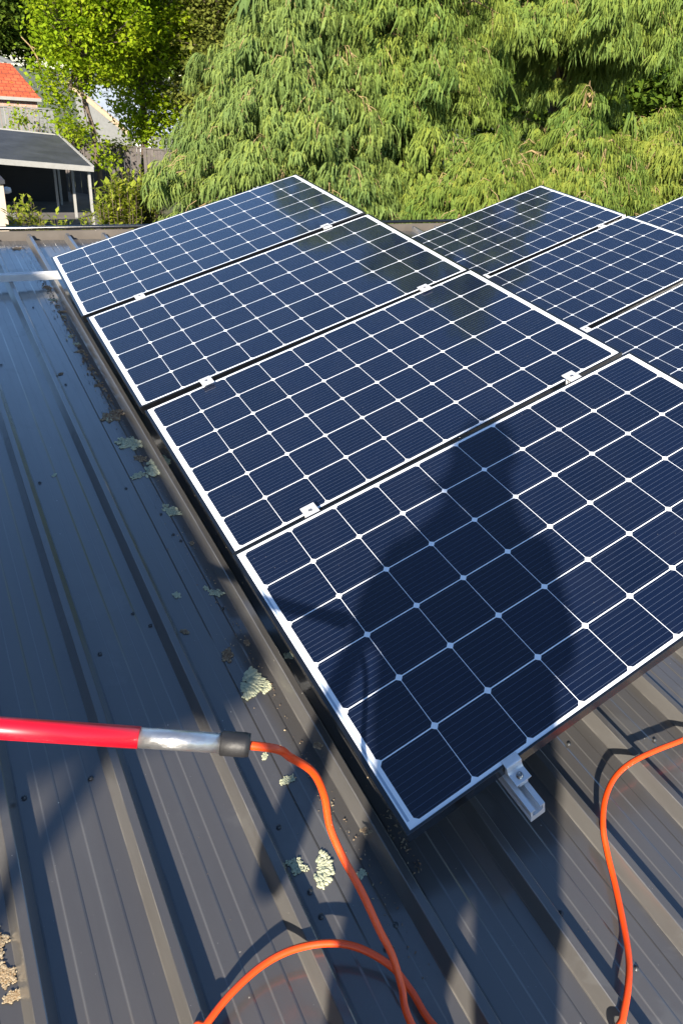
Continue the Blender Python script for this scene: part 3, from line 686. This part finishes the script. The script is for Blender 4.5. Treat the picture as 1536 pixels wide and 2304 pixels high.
def weeping_tree(name, cx, cy, zb, zt, prof, nlimb, mat, label, seed, pertl=26, scale=1.0, group='weeping trees along the back', front=None, zc=None, tb=.0, core=1.0):
    """prof(z) = crown radius"""
    r = np.random.default_rng(seed)
    root = empty(name, T3(cx, cy, zb)); tag(root, label, 'tree', group)
    m_ = MB(); m_.tube([(0, 0, 0), (.05, .03, (zt-zb)*.4), (0, .05, (zt-zb)*.75), (0, 0, zt-zb-.9)], [.28, .20, .09, .02], 10)
    tr = m_.build('trunk', M['bark'], root)
    zz = np.linspace(zb+1.2, zt, 60); wgt = np.array([max(.05, prof(q)) for q in zz]); wgt /= wgt.sum()
    lm = MB(); pos = []; ang = []; sc = []; ti = []; ln = []; cpos = []; lim = []
    fa = math.atan2(-2.79-cy, -.68-cx)
    for i in range(nlimb):
        outer = r.uniform() < .62
        for _try in range(14):
            z = r.choice(zz, p=wgt)+r.normal(0, .1); a = r.uniform(-math.pi, math.pi) if r.uniform() < .2 else fa+r.normal(0, .9)
            R0 = prof(z)*(r.uniform(.88, 1.16) if outer else r.uniform(.5, .82))
            q_ = np.array([math.cos(a)*R0, math.sin(a)*R0, z])
            if not outer or all(np.linalg.norm((q_-k_)*[1, 1, .8]) > .50*scale for k_ in lim): break
        else: continue
        if outer: lim.append(q_)
        d = np.array([math.cos(a), math.sin(a)]); side = np.array([-d[1], d[0]])
        zs = z-r.uniform(.1, .6)*R0*.5; top = z+.10*R0; dr = r.uniform(.3, .6)
        def curve(t): return np.array([d[0]*R0*t, d[1]*R0*t, zs+(top-zs)*math.sin(min(1.0, t*1.15)*math.pi/2)-dr*(max(0, t-.62)/.38)**1.6])
        lm.tube([curve(t)-np.array([0, 0, zb+.12]) for t in (0, .3, .6, .85)], [.04, .03, .018, .008], 5, False)
        lt = r.uniform(0, .8); wdt = r.uniform(.24, .40)*scale
        nt_ = int(pertl*r.uniform(.7, 1.3))
        for j in range(nt_):
            t = 1-min(.6, abs(r.normal(0, .26))/max(.6, R0)*1.4); lat = max(-1.25, min(1.25, r.normal(0, .55)))
            t -= .12*lat*lat/max(.8, R0)
            p_ = curve(t); layer = r.uniform()**2*.42*scale
            px = p_[0]+side[0]*lat*wdt-d[0]*layer*.25; py = p_[1]+side[1]*lat*wdt-d[1]*layer*.25; pz = p_[2]-.55*wdt*lat*lat-layer
            pos.append((px, py, pz)); ang.append(a+lat*.85+r.normal(0, .25)); sc.append(scale*r.uniform(.6, 1.1)); ln.append(r.normal(-.02, .15)); ti.append(tb+lt*.45+r.uniform(0, .3))
            if r.uniform() < .16:
                q0 = curve(max(.2, t-.12)); lm.tube([q0-np.array([0, 0, zb]), (q0*.5+np.array([px, py, pz+.05])*.5)+np.array([0, 0, .05-zb]), np.array([px, py, pz-zb])], [.006, .005, .003], 4, False)
        for j in range(int(5*core)):
            t = r.uniform(.2, .55); p_ = curve(t); lat = r.normal(0, .6)
            cpos.append((p_[0]+side[0]*lat*.6, p_[1]+side[1]*lat*.6, p_[2]-r.uniform(.1, .9), a+r.normal(0, .8)))
    lm.build('branches', M['twig'], root)
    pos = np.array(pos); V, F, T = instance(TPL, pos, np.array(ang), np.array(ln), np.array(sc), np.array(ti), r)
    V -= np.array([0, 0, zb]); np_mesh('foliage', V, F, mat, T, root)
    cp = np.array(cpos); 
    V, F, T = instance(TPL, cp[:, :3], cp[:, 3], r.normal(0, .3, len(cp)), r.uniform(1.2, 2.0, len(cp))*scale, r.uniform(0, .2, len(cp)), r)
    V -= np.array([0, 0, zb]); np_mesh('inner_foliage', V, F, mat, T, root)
    return root

F_blue = foliage_mat('blue_green_weeping_foliage', (.100, .178, .080), (.205, .300, .105), (.370, .430, .105), .28)
F_mid = foliage_mat('green_weeping_foliage', (.080, .158, .055), (.185, .285, .078), (.355, .400, .080), .28)
F_yel = foliage_mat('yellow_green_weeping_foliage', (.070, .150, .045), (.160, .260, .062), (.330, .355, .070), .28)
F_lime = foliage_mat('lime_leaves', (.14, .26, .012), (.30, .48, .016), (.58, .66, .040), .48, .4)
F_olive = foliage_mat('olive_leaves', (.09, .13, .03), (.18, .22, .05), (.32, .32, .08), .3)
F_dark = foliage_mat('dark_leaves', (.04, .085, .015), (.08, .15, .02), (.18, .24, .03), .3)
F_shrub = foliage_mat('shrub_leaves', (.16, .26, .025), (.32, .42, .05), (.55, .56, .09), .4)

def interp(zs, rs): return lambda z: float(np.interp(z, zs, rs))
weeping_tree('weeping_conifer', 4.5, 8.2, -4, 3.4, interp([-4, -2, -.6, .5, 1.4, 2.3, 3, 3.4], [2.0, 2.4, 2.25, 1.9, 1.5, .85, .4, .1]), 230, F_blue, 'blue green weeping conifer whose pointed edge slopes down beside the carport', 21, pertl=30, scale=.80, tb=0)
weeping_tree('weeping_conifer', 6.1, 10.2, -4, 12.4, interp([-4, 0, 2, 3.2, 4.5, 7, 10, 12.4], [2.6, 2.4, 1.7, 2.2, 2.8, 2.6, 1.3, .2]), 210, F_blue, 'tallest weeping conifer, standing behind the blue green one and mirrored in the panels', 22, pertl=30, scale=1.0, tb=.05, core=.5)
weeping_tree('weeping_conifer', 6.3, 8.1, -4, 4.8, interp([-4, -1, 0, .7, 1.4, 2, 3.4, 4.8], [2.3, 2.5, 2.3, 2.0, 1.5, 1.6, 1.2, .2]), 190, F_mid, 'mid green weeping conifer in the middle of the hedge behind the panels', 23, pertl=32, scale=.85, tb=.05, core=.4)
weeping_tree('weeping_conifer', 10.9, 9.4, -4, 7.2, interp([-4, 0, 1.3, 2.35, 2.5, 4, 6, 7.2], [1.5, 1.4, 1.1, 1.2, 2.8, 2.9, 1.8, .2]), 190, F_mid, 'deep green weeping conifer with dark hollows, upper corner of the photo', 24, pertl=34, scale=.95, tb=0, core=.3)
weeping_tree('weeping_conifer', 6.5, 5.9, -4, .95, interp([-4, -1, 0, .5, .95], [1.5, 1.6, 1.3, .8, .1]), 110, F_yel, 'small yellow green weeping conifer right behind the gutter between the panel rows', 27, pertl=32, scale=.75, tb=0, core=.5)
weeping_tree('weeping_conifer', 8.9, 6.6, -4, 1.65, interp([-4, -1, 0, .7, 1.2, 1.65], [1.9, 2.0, 1.7, 1.1, .6, .1]), 150, F_yel, 'low yellow green weeping conifer with a rounded top, in front of the dark hollows', 25, pertl=32, scale=.78, tb=.05, core=.5)
weeping_tree('weeping_conifer', 11.4, 7.2, -4, 1.5, interp([-4, -1, 0, .7, 1.1, 1.5], [2.1, 2.2, 2.0, 1.5, .8, .1]), 160, F_yel, 'yellowest weeping conifer with bare tan twigs, cut by the photo edge', 26, pertl=32, scale=.85, tb=.25, core=.5)

# broad-leaved plants
def leaf_template(r, s=.06):
    V = np.array([(0, -.0, 0), (s*.5, -s*.33, .15*s), (s*1.15, 0, 0), (s*.5, s*.33, .15*s)]); return V, np.array([(0, 1, 2, 3)]), np.zeros(4)
def broad_tree(name, cx, cy, zb, blobs, mat, label, seed, leaf=.13, dens=60, trunk=None, cat='tree', group=None, cl=.28, trad=.12, per=26):
    r = np.random.default_rng(seed); root = empty(name, T3(cx, cy, zb)); tag(root, label, cat, group)
    pos = []; ti = []; tm = MB(); ends = []
    for (bx, by, bz, br, bh) in blobs:
        nc = max(3, int(dens*br*br*bh)); 
        for i in range(nc):
            u = r.normal(size=3); u /= np.linalg.norm(u); q = r.uniform(.45, 1.05)
            c = np.array([bx+u[0]*br*q, by+u[1]*br*q, bz-zb+u[2]*bh*q]); ct = r.uniform(0, .7)
            nl = per; d = r.normal(size=(nl, 3))*np.array([cl, cl, cl*.6]); pos.append(c+d); ti.append(np.full(nl, ct)+r.uniform(0, .3, nl))
            if i % 6 == 0: ends.append((c, np.array([bx, by, bz-zb])))
    pos = np.concatenate(pos); ti = np.concatenate(ti); n = len(pos)
    yaw = r.uniform(0, 6.28, n); pit = r.normal(-.35, .5, n); rol = r.normal(0, .6, n); s = leaf*r.uniform(.6, 1.3, n)
    V0 = np.array([(0, 0, 0), (.45, -.34, .08), (1.05, 0, -.02), (.45, .34, .08)])
    f = np.stack([np.cos(yaw)*np.cos(pit), np.sin(yaw)*np.cos(pit), np.sin(pit)], 1); sd = np.stack([-np.sin(yaw), np.cos(yaw), np.zeros(n)], 1); up = np.cross(f, sd)
    sd2 = sd*np.cos(rol)[:, None]+up*np.sin(rol)[:, None]; up2 = np.cross(f, sd2)
    V = pos[:, None, :]+s[:, None, None]*(V0[None, :, 0:1]*f[:, None]+V0[None, :, 1:2]*sd2[:, None]+V0[None, :, 2:3]*up2[:, None])
    F = np.arange(n*4).reshape(n, 4); np_mesh('crown', V.reshape(-1, 3), F, mat, np.repeat(np.clip(ti, 0, 1), 4), root)
    H = max(bz+bh for (_, _, bz, _, bh) in blobs)-zb
    bm = blobs[0]
    tp = trunk or [(0, 0, 0), (.1*trad*8, .0, H*.3), (bm[0]*.5, bm[1]*.5, H*.55), (bm[0], bm[1], (bm[2]-zb)+bm[4]*.4)]
    tm.tube(tp, [trad*(1-.75*i/(len(tp)-1)) for i in range(len(tp))], 8)
    for (e, c0) in ends:
        st = np.array(tp[-2], float)*(1-.5)+np.array(tp[-1], float)*.5 if r.uniform() < .5 else np.array(tp[-2], float)
        mid = (st+c0*.6+e*.4)/2; tm.tube([st, mid, e], [trad*.3, trad*.2, trad*.05], 5, False)
    tm.build('trunk', M['bark'], root); return root

broad_tree('lime_tree', 6.0, 29.5, -4, [(-.5, 0, 2.6, 1.4, 1.6), (-.9, -.2, .7, 1.0, 1.2), (.9, 0, 2.9, 1.5, 1.6), (-1.0, 0, -.7, .7, .6), (-.8, .1, 4.4, 1.4, 1.2), (.5, 0, 5.2, 1.8, 1.4), (.4, 0, 1.0, 1.0, 1.0), (.2, -.3, -2.1, .6, .4), (-.2, 0, -1.5, .5, .5)], F_lime,
           'bright lime green tree with a slim dark trunk behind the carport', 31, leaf=.17, dens=42, trad=.13, trunk=[(.1, 0, 0), (.1, 0, 1.2), (-.02, 0, 3.0), (-.3, 0, 4.2), (-.4, 0, 6)], cl=.26, per=30, group='leafy trees behind the carport')
broad_tree('lime_tree', 8.5, 32.0, -4, [(0, 0, 2.2, 1.7, 1.9), (.2, 0, -.3, 1.3, 1.3), (-.6, .2, 4.6, 1.9, 1.7), (1.3, 0, 3.2, 1.4, 1.6), (.5, 0, -1.5, .9, .8), (1.4, -.3, -.2, .9, 1.0)], F_lime,
           'round lime green tree between the slim one and the weeping conifer', 32, leaf=.17, dens=50, trad=.18, group='leafy trees behind the carport')
broad_tree('olive_tree', 11.5, 31, -4, [(0, 0, 2.0, 1.7, 1.8), (-.5, 0, .2, 1.4, 1.2), (.5, 0, 4.2, 2.0, 1.6), (1.4, 0, 1.0, 1.8, 2.0)], F_olive, 'dull olive tree right behind the edge of the weeping conifer', 33, leaf=.19, dens=55, trad=.2, group='leafy trees behind the carport')
broad_tree('dark_tree', 4.2, 46, -4, [(0, 0, 3.2, 2.6, 2.2), (2.2, .3, 2.4, 1.7, 1.8), (-2.5, 0, 3.6, 2.6, 2.6), (.6, .5, 6, 3.0, 1.8), (-2.6, 0, 1.0, 1.6, 1.6)], F_dark, 'dark green tree above the orange tiled roof', 34, leaf=.24, dens=30, trad=.25, group='leafy trees behind the carport')
broad_tree('dark_tree', 9.5, 50, -4, [(0, 0, 4.0, 3.4, 3.0), (3, 0, 3, 3, 3), (6, 0, 4, 3.2, 3.4), (-3, 0, 5, 2.6, 2.6), (9.5, 0, 4, 3.4, 4), (12, 0, 2, 3, 3)], F_dark, 'far dark tree mass seen between the lime trees', 35, leaf=.34, dens=14, trad=.3, group='leafy trees behind the carport', per=40)
broad_tree('tree', 21, 34, -4, [(0, 0, 4, 5, 5), (5, -4, 4, 5, 5), (9, -9, 4, 5, 5), (14, -14, 4, 5, 5)], F_dark, 'dark tree row glimpsed through gaps in the weeping conifers', 36, leaf=.32, dens=5.5, trad=.35, group='leafy trees behind the carport', per=50, cl=.45)
broad_tree('dark_tree', -9, 26, -4, [(0, 0, 0, 4, 4), (5, 4, -1, 3, 3), (-5, -4, 1, 4, 4)], F_dark, 'unseen dark trees added beside the drive to darken the rib faces', 37, leaf=.4, dens=5, trad=.35, group='unseen trees added to darken the rib faces', per=40, cl=.5)  # this and the next tree group are added unseen to darken rib reflections
broad_tree('dark_tree', -15, 9, -4, [(0, 0, 1, 4, 4), (1, -6, 1, 3.6, 4), (0, 7, 1, 4, 4)], F_dark, 'unseen dark trees added past the shade canopy to darken the rib faces', 38, leaf=.4, dens=5, trad=.35, group='unseen trees added to darken the rib faces', per=40, cl=.5)
# bare branch in the dark tree
m_ = MB(); m_.tube([(5.3, 40, 1.9), (5.65, 40, 1.55), (5.9, 40, 1.1), (6.0, 40, .6)], [.02, .035, .045, .06], 6); m_.tube([(5.65, 40, 1.55), (6.1, 40, 1.35)], [.03, .015], 5)
tag(m_.build('bare_branch', M['twig']), 'pale bare branch sticking out above the orange roof', 'branch')

# shrubs below the gutter, near and bright
def shrub(cx, cy, zb, h, rad, label, seed, leaf=.085, n=26, grp='bright shrubs peeping over the gutter', mat=None):
    r = np.random.default_rng(seed); root = empty('shrub', T3(cx, cy, zb)); tag(root, label, 'shrub', grp)
    st = MB(); pos = []; dirs = []; ti = []
    for i in range(n):
        a = r.uniform(0, 6.28); d = rad*math.sqrt(r.uniform()); ex, ey = d*math.cos(a), d*math.sin(a); hh = h-r.uniform(0, .42)-.25*(d/rad)**2
        st.tube([(ex*.2, ey*.2, 0), (ex*.7, ey*.7, hh*.5), (ex, ey, hh)], [.012, .008, .003], 5, False); tt = r.uniform(0, .6)
        for j in range(20):
            q = 1-.035*j/4; p_ = np.array([ex*(1-.02*j), ey*(1-.02*j), hh-.035*j]); b_ = r.uniform(0, 6.28); up = r.uniform(.1, 1.0)
            pos.append(p_); dirs.append((math.cos(b_)*math.cos(up), math.sin(b_)*math.cos(up), math.sin(up))); ti.append(min(1, tt+.5*(1-j/20)*r.uniform(.5, 1)))
    pos = np.array(pos); f = np.array(dirs); n_ = len(pos); sd = np.cross(f, np.array([0, 0, 1.])); sd /= np.linalg.norm(sd, axis=1)[:, None]+1e-6; up = np.cross(sd, f)
    s = leaf*r.uniform(.7, 1.3, n_); V0 = np.array([(0, 0, 0), (.5, -.26, .06), (1.1, 0, -.05), (.5, .26, .06)])
    V = pos[:, None]+s[:, None, None]*(V0[None, :, 0:1]*f[:, None]+V0[None, :, 1:2]*sd[:, None]+V0[None, :, 2:3]*up[:, None])
    np_mesh('leaves', V.reshape(-1, 3), np.arange(n_*4).reshape(-1, 4), mat or F_shrub, np.repeat(np.array(ti), 4), root); st.build('stems', M['bark'], root); return root
shrub(.62, 8.2, -4, 3.78, .26, 'tall bright shrub against the cream wall at the photo edge', 41, n=40)
shrub(.98, 8.1, -4, 3.56, .20, 'low yellow green shrub tips over the gutter, between the tall shrub and the posts', 42, n=30)
shrub(1.18, 8.2, -4, 3.50, .10, 'smallest shrub tip over the gutter', 45, n=10)
shrub(1.42, 8.1, -4, 3.54, .20, 'wide shrub tips over the gutter below the carport posts', 43, n=30)
shrub(1.92, 8.5, -4, 4.02, .34, 'big loose shrub beside the lower edge of the blue green conifer', 44, leaf=.10, n=90)
shrub(2.35, 8.9, -4, 4.05, .36, 'darker loose shrub merging with the blue green conifer', 46, leaf=.09, n=80)

# ------------------------------------------------------------------ buildings behind
def corr(m_, p0, ux, uy, W_, D_, pitch, amp, thick=.0):
    """corrugated sheet: p0 corner, ux/uy unit vectors; ridges run along uy"""
    p0, ux, uy = map(lambda q: np.array(q, float), (p0, ux, uy)); nrm = np.cross(ux, uy); nrm /= np.linalg.norm(nrm); n = max(2, int(W_/pitch)*2)
    vs = []
    for i in range(n+1):
        q = p0+ux*(W_*i/n)+nrm*(amp if i % 2 else 0); vs += [q, q+uy*D_]
    m_.add(vs, [(2*i, 2*i+1, 2*i+3, 2*i+2) for i in range(n)])
M['cream'] = simple('cream_trim', (.38, .38, .36), .6, var=.08)
M['creamwall'] = simple('cream_render', (.62, .53, .42), .8, var=.08, nscale=2, bump=.2)
M['darkroof'] = simple('dark_corrugated_steel', (.05, .055, .065), .4, var=.25, nscale=1.5)
M['fence'] = simple('dark_timber_fence', (.11, .095, .088), .85, var=.3, nscale=3)
M['greyfence'] = simple('grey_steel_fence', (.24, .25, .25), .6, var=.1)
M['bluegrey'] = simple('pale_blue_grey_roof', (.40, .46, .55), .5, var=.08)
M['tan'] = simple('tan_barge_board', (.50, .38, .26), .7, var=.15)
M['white'] = simple('white_paint', (.75, .76, .78), .5, var=.05)
mr, trr, pr = newmat('orange_clay_tiles'); b = NB(trr); o_ = b.obj()
wv = b.n('ShaderNodeTexBrick'); wv.offset = .5; b.l(b.mapping(o_, (1, 1, 1)), wv.inputs['Vector'])
wv.inputs['Color1'].default_value = (.40, .068, .024, 1); wv.inputs['Color2'].default_value = (.48, .10, .038, 1); wv.inputs['Mortar'].default_value = (.20, .04, .02, 1)
wv.inputs['Scale'].default_value = 1; wv.inputs['Brick Width'].default_value = .30; wv.inputs['Row Height'].default_value = .28; wv.inputs['Mortar Size'].default_value = .022
b.l(wv.outputs['Color'], pr.inputs['Base Color']); setp(pr, rough=.7); b.bump(wv.outputs['Fac'], .6, -.03, pr)
M['tiles'] = mr
mb, tb_, pb = newmat('pinkish_brick'); b = NB(tb_)
br = b.n('ShaderNodeTexBrick'); b.l(b.mapping(b.obj(), (1, 1, 1)), br.inputs['Vector']); br.inputs['Scale'].default_value = 1; br.inputs['Brick Width'].default_value = .24; br.inputs['Row Height'].default_value = .09; br.inputs['Mortar Size'].default_value = .01
br.inputs['Color1'].default_value = (.36, .21, .16, 1); br.inputs['Color2'].default_value = (.42, .26, .20, 1); br.inputs['Mortar'].default_value = (.4, .36, .32, 1); b.l(br.outputs[0], pb.inputs['Base Color']); setp(pb, rough=.85)
M['brick'] = mb

# carport
cp = empty('carport', T3(4.9, 25.15, -4)); tag(cp, 'open carport with dark corrugated roof, cream fascia and thin posts', 'carport')
def L2(x, y, z): return (x-4.9, y-25.15, z+4)
A_ = L2(-3.5, 24.2, -1.40); B_ = L2(4.98, 25.05, -2.02); C_ = L2(4.80, 29.8, -1.48); D_ = L2(-3.5, 30.2, -1.0)
def lerp(a, b_, t): return tuple(a[i]+(b_[i]-a[i])*t for i in range(3))
m_ = MB(); n = 90; vs = []
for i in range(n+1):
    t = i/n; dz = .035*(i % 2); f_, k_ = lerp(A_, B_, t), lerp(D_, C_, t); vs += [(f_[0], f_[1], f_[2]+dz), (k_[0], k_[1], k_[2]+dz)]
# sheets run along the length of the carport: rows parallel to the fascia
m_ = MB(); vs = []; n = 46
for i in range(n+1):
    t = i/n; dz = .045*(i % 2); a_, c_ = lerp(A_, D_, t), lerp(B_, C_, t); vs += [(a_[0], a_[1], a_[2]+dz), (c_[0], c_[1], c_[2]+dz)]
m_.add(vs, [(2*i, 2*i+1, 2*i+3, 2*i+2) for i in range(n)]); m_.build('carport_roof', M['darkroof'], cp)
def beam(m_, a, c_, w_, h_, up=.03):
    a, c_ = np.array(a), np.array(c_); d = c_-a; s = np.cross(d, [0, 0, 1.]); s = s/np.linalg.norm(s)*w_/2
    vs = [a-s+[0, 0, up-h_], a+s+[0, 0, up-h_], c_+s+[0, 0, up-h_], c_-s+[0, 0, up-h_], a-s+[0, 0, up], a+s+[0, 0, up], c_+s+[0, 0, up], c_-s+[0, 0, up]]
    m_.add(vs, [(0, 3, 2, 1), (4, 5, 6, 7), (0, 1, 5, 4), (1, 2, 6, 5), (2, 3, 7, 6), (3, 0, 4, 7)])
m_ = MB(); beam(m_, A_, B_, .08, .17, .05); beam(m_, B_, C_, .07, .10, .07); beam(m_, D_, C_, .07, .08, .07); m_.build('fascia', M['cream'], cp)
for (x, y, z0) in ((4.86, 25.25, 0), (4.56, 26.6, 0), (4.25, 28.3, 0), (4.6, 29.6, 0)):
    m_ = MB(); q = L2(x, y, -4); m_.box((q[0]-.042, q[1]-.042, 0), (q[0]+.042, q[1]+.042, 1.85)); m_.build('post', M['cream'], cp)
# dark garage wall behind the carport bay
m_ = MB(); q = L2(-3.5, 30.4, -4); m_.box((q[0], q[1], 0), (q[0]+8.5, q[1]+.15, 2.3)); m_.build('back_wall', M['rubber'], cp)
# cream neighbouring house corner
nh = empty('neighbour_house', T3(1.5, 21.5, -4)); tag(nh, 'cream rendered house corner at the photo edge in front of the carport', 'house')
m_ = MB(); m_.box((-5, -1, 0), (.18, 1.6, 2.1)); m_.build('wall', M['creamwall'], nh)
m_ = MB(); m_.box((-5.1, -1.1, 2.1), (.22, 1.7, 2.2)); m_.build('roof', M['darkroof'], nh)
# car nose hint: white rounded wing mirror / lamp beside the wall
M['lamp'] = simple('white_lamp_shell', (.8, .8, .8), .35, var=.03)
wl_ = empty('wall_lamp', T3(1.75, 22.2, -2.35)); tag(wl_, 'small white floodlight sticking out from the cream wall corner', 'lamp')
m_ = MB(); m_.lathe([(.0001, .30), (.07, .29), (.10, .2), (.095, .06), (.06, .0), (.0001, 0)], 14, Matrix.Rotation(R_(85), 4, 'Y')); m_.build('lamp_head', M['lamp'], wl_)
m_ = MB(); m_.tube([(0, 0, 0), (-.1, 0, .1)], .02, 6); m_.build('arm', M['lamp'], wl_)
# low wall with render, next to it
# orange tiled house
rh = empty('tiled_house', T3(5.7, 40, -4)); tag(rh, 'brick house with orange tiled roof and pale metal ridge beyond the fence', 'house')
m_ = MB(); 
p0 = np.array([-9, -1.3, 3.35]); ux = np.array([1, 0, 0.]); uy = np.array([-.0, 3.2, 1.55]); uy /= np.linalg.norm(uy)
W_, Dd = 8.95, 3.1; rows = 12
vs = []; fs = []
for j in range(rows):
    a = p0+uy*(Dd*j/rows)+np.array([0, 0, .03]); c_ = p0+uy*(Dd*(j+1)/rows)
    k = len(vs); vs += [a, a+ux*(W_-.18*j*.35), c_+ux*(W_-.18*(j+1)*.35), c_]; fs.append((k, k+1, k+2, k+3))
    vs2 = [a-np.array([0, 0, .03]), a+ux*(W_-.18*j*.35)-np.array([0, 0, .03])]; k2 = len(vs); vs += vs2; fs.append((k2, k2+1, k+1, k))
m_.add(vs, fs); rf = m_.build('roof', M['tiles'], rh)
m_ = MB(); top = p0+uy*Dd
n = 40; vs = []
for i in range(n+1):
    x = W_*.96*i/n; vs += [top+ux*x+np.array([0, 0, .03*(i % 2)]), top+ux*x*.93+np.array([0, 1.4, .28+.03*(i % 2)])]
m_.add(vs, [(2*i, 2*i+2, 2*i+3, 2*i+1) for i in range(n)]); m_.build('metal_roof_strip', M['greyfence'], rh)
m_ = MB(); m_.box((-9, -1.1, 0), (-.2, 4, 3.3)); m_.build('wall', M['brick'], rh)
m_ = MB(); m_.box((-9, -1.36, 3.22), (-.02, -1.28, 3.36)); m_.build('gutter', M['cream'], rh)
# grey-blue roofed shed / house behind the lime tree
sh = empty('grey_roof_house', T3(9.6, 41, -4)); tag(sh, 'house with pale blue grey roof and tan gable board behind the lime tree', 'house')
m_ = MB()
P1_, P2_, P3_, P4_ = (-1.9, 4.5, 4.3), (3.0, 4.5, 4.3), (2.4, -1, 2.05), (-.5, -1.4, 2.0)
P1_, P2_, P3_, P4_ = (-1.6, 3.0, 4.0), (3.4, 3.6, 4.0), (3.4, -1.2, 2.0), (.35, -1.2, 2.0)
m_.add([P1_, P2_, P3_, P4_], [(3, 2, 1, 0)]); m_.add([(q[0], q[1], q[2]-.08) for q in (P1_, P2_, P3_, P4_)], [(0, 1, 2, 3)]); m_.build('roof', M['bluegrey'], sh)
m_ = MB(); beam(m_, (-1.65, 3.0, 4.02), (.33, -1.25, 2.02), .10, .28, .03); m_.build('barge_board', M['tan'], sh)
m_ = MB(); m_.add([(-1.4, 2.9, 0), (.45, -1.0, 0), (.45, -1.0, 1.9), (-1.4, 2.9, 3.85)], [(0, 1, 2, 3)]); m_.box((.47, -1.0, 0), (3.3, 2, 1.85)); m_.build('wall', M['greyfence'], sh)
m_ = MB(); m_.box((.6, -1.05, 1.0), (1.5, -1.01, 1.7)); m_.build('window', M['white'], sh)
# fences
def fence(name, pts, z0, h, mat, label, pitch=.15, grp='fences behind the carport'):
    root = empty(name, T3(*pts[0], z0)); tag(root, label, 'fence', grp); m_ = MB(); o0 = np.array(pts[0])
    for a, c_ in zip(pts[:-1], pts[1:]):
        a, c_ = np.array(a)-o0, np.array(c_)-o0; L = np.linalg.norm(c_-a); d = (c_-a)/L; s = np.array([-d[1], d[0]]); n = int(L/pitch)
        for i in range(n):
            q = a+d*(i*pitch); off = .02*(i % 2); e = q+d*(pitch-.012)
            vs = [(*(q+s*off), 0), (*(e+s*off), 0), (*(e+s*(off+.02)), 0), (*(q+s*(off+.02)), 0)]; hh = h+.01*(i % 3)
            vs += [(x, y, hh) for x, y, _ in vs]; m_.add(vs, [(0, 3, 2, 1), (4, 5, 6, 7), (0, 1, 5, 4), (1, 2, 6, 5), (2, 3, 7, 6), (3, 0, 4, 7)])
    m_.build('boards', mat, root)
    m_ = MB()
    for a, c_ in zip(pts[:-1], pts[1:]): beam(m_, (*(np.array(a)-o0), h+.04), (*(np.array(c_)-o0), h+.04), .07, .05, .03)
    m_.build('top_rail', mat, root)
    return root
fence('steel_fence', [(-3, 35.2), (5.6, 35.0)], -4, 3.1, M['greyfence'], 'light grey steel fence in front of the orange roofed house')
fence('timber_fence', [(5.4, 33.0), (8.1, 30.4), (11, 28.5)], -4, 2.1, M['fence'], 'dark timber fence behind the tree trunk and carport posts')
# shrubs by the grey fence
def bush(cx, cy, zb, blobs, mat, lb, seed, leaf=.14): broad_tree('bush', cx, cy, zb, blobs, mat, lb, seed, leaf=leaf, dens=60, cat='bush', group='bushes behind the carport', cl=.18, trad=.05, per=30)
bush(3.9, 33.6, -4, [(0, 0, -1.6, .35, .8), (0, 0, -1.0, .2, .3)], F_lime, 'bushy green plant against the grey fence at the photo edge', 51)
bush(4.7, 33.6, -4, [(0, 0, -1.5, .3, .7)], F_lime, 'narrow green plant in front of the grey fence', 52)
bush(5.5, 32.4, -4, [(0, 0, -1.7, .55, .6), (.5, 0, -1.5, .5, .5)], F_shrub, 'yellow bush behind the carport roof corner', 53)
bush(7.3, 31.0, -4, [(0, 0, -2.0, .5, .5), (-.6, .1, -1.7, .4, .4)], F_shrub, 'yellowish bush at the foot of the slim lime tree', 54)
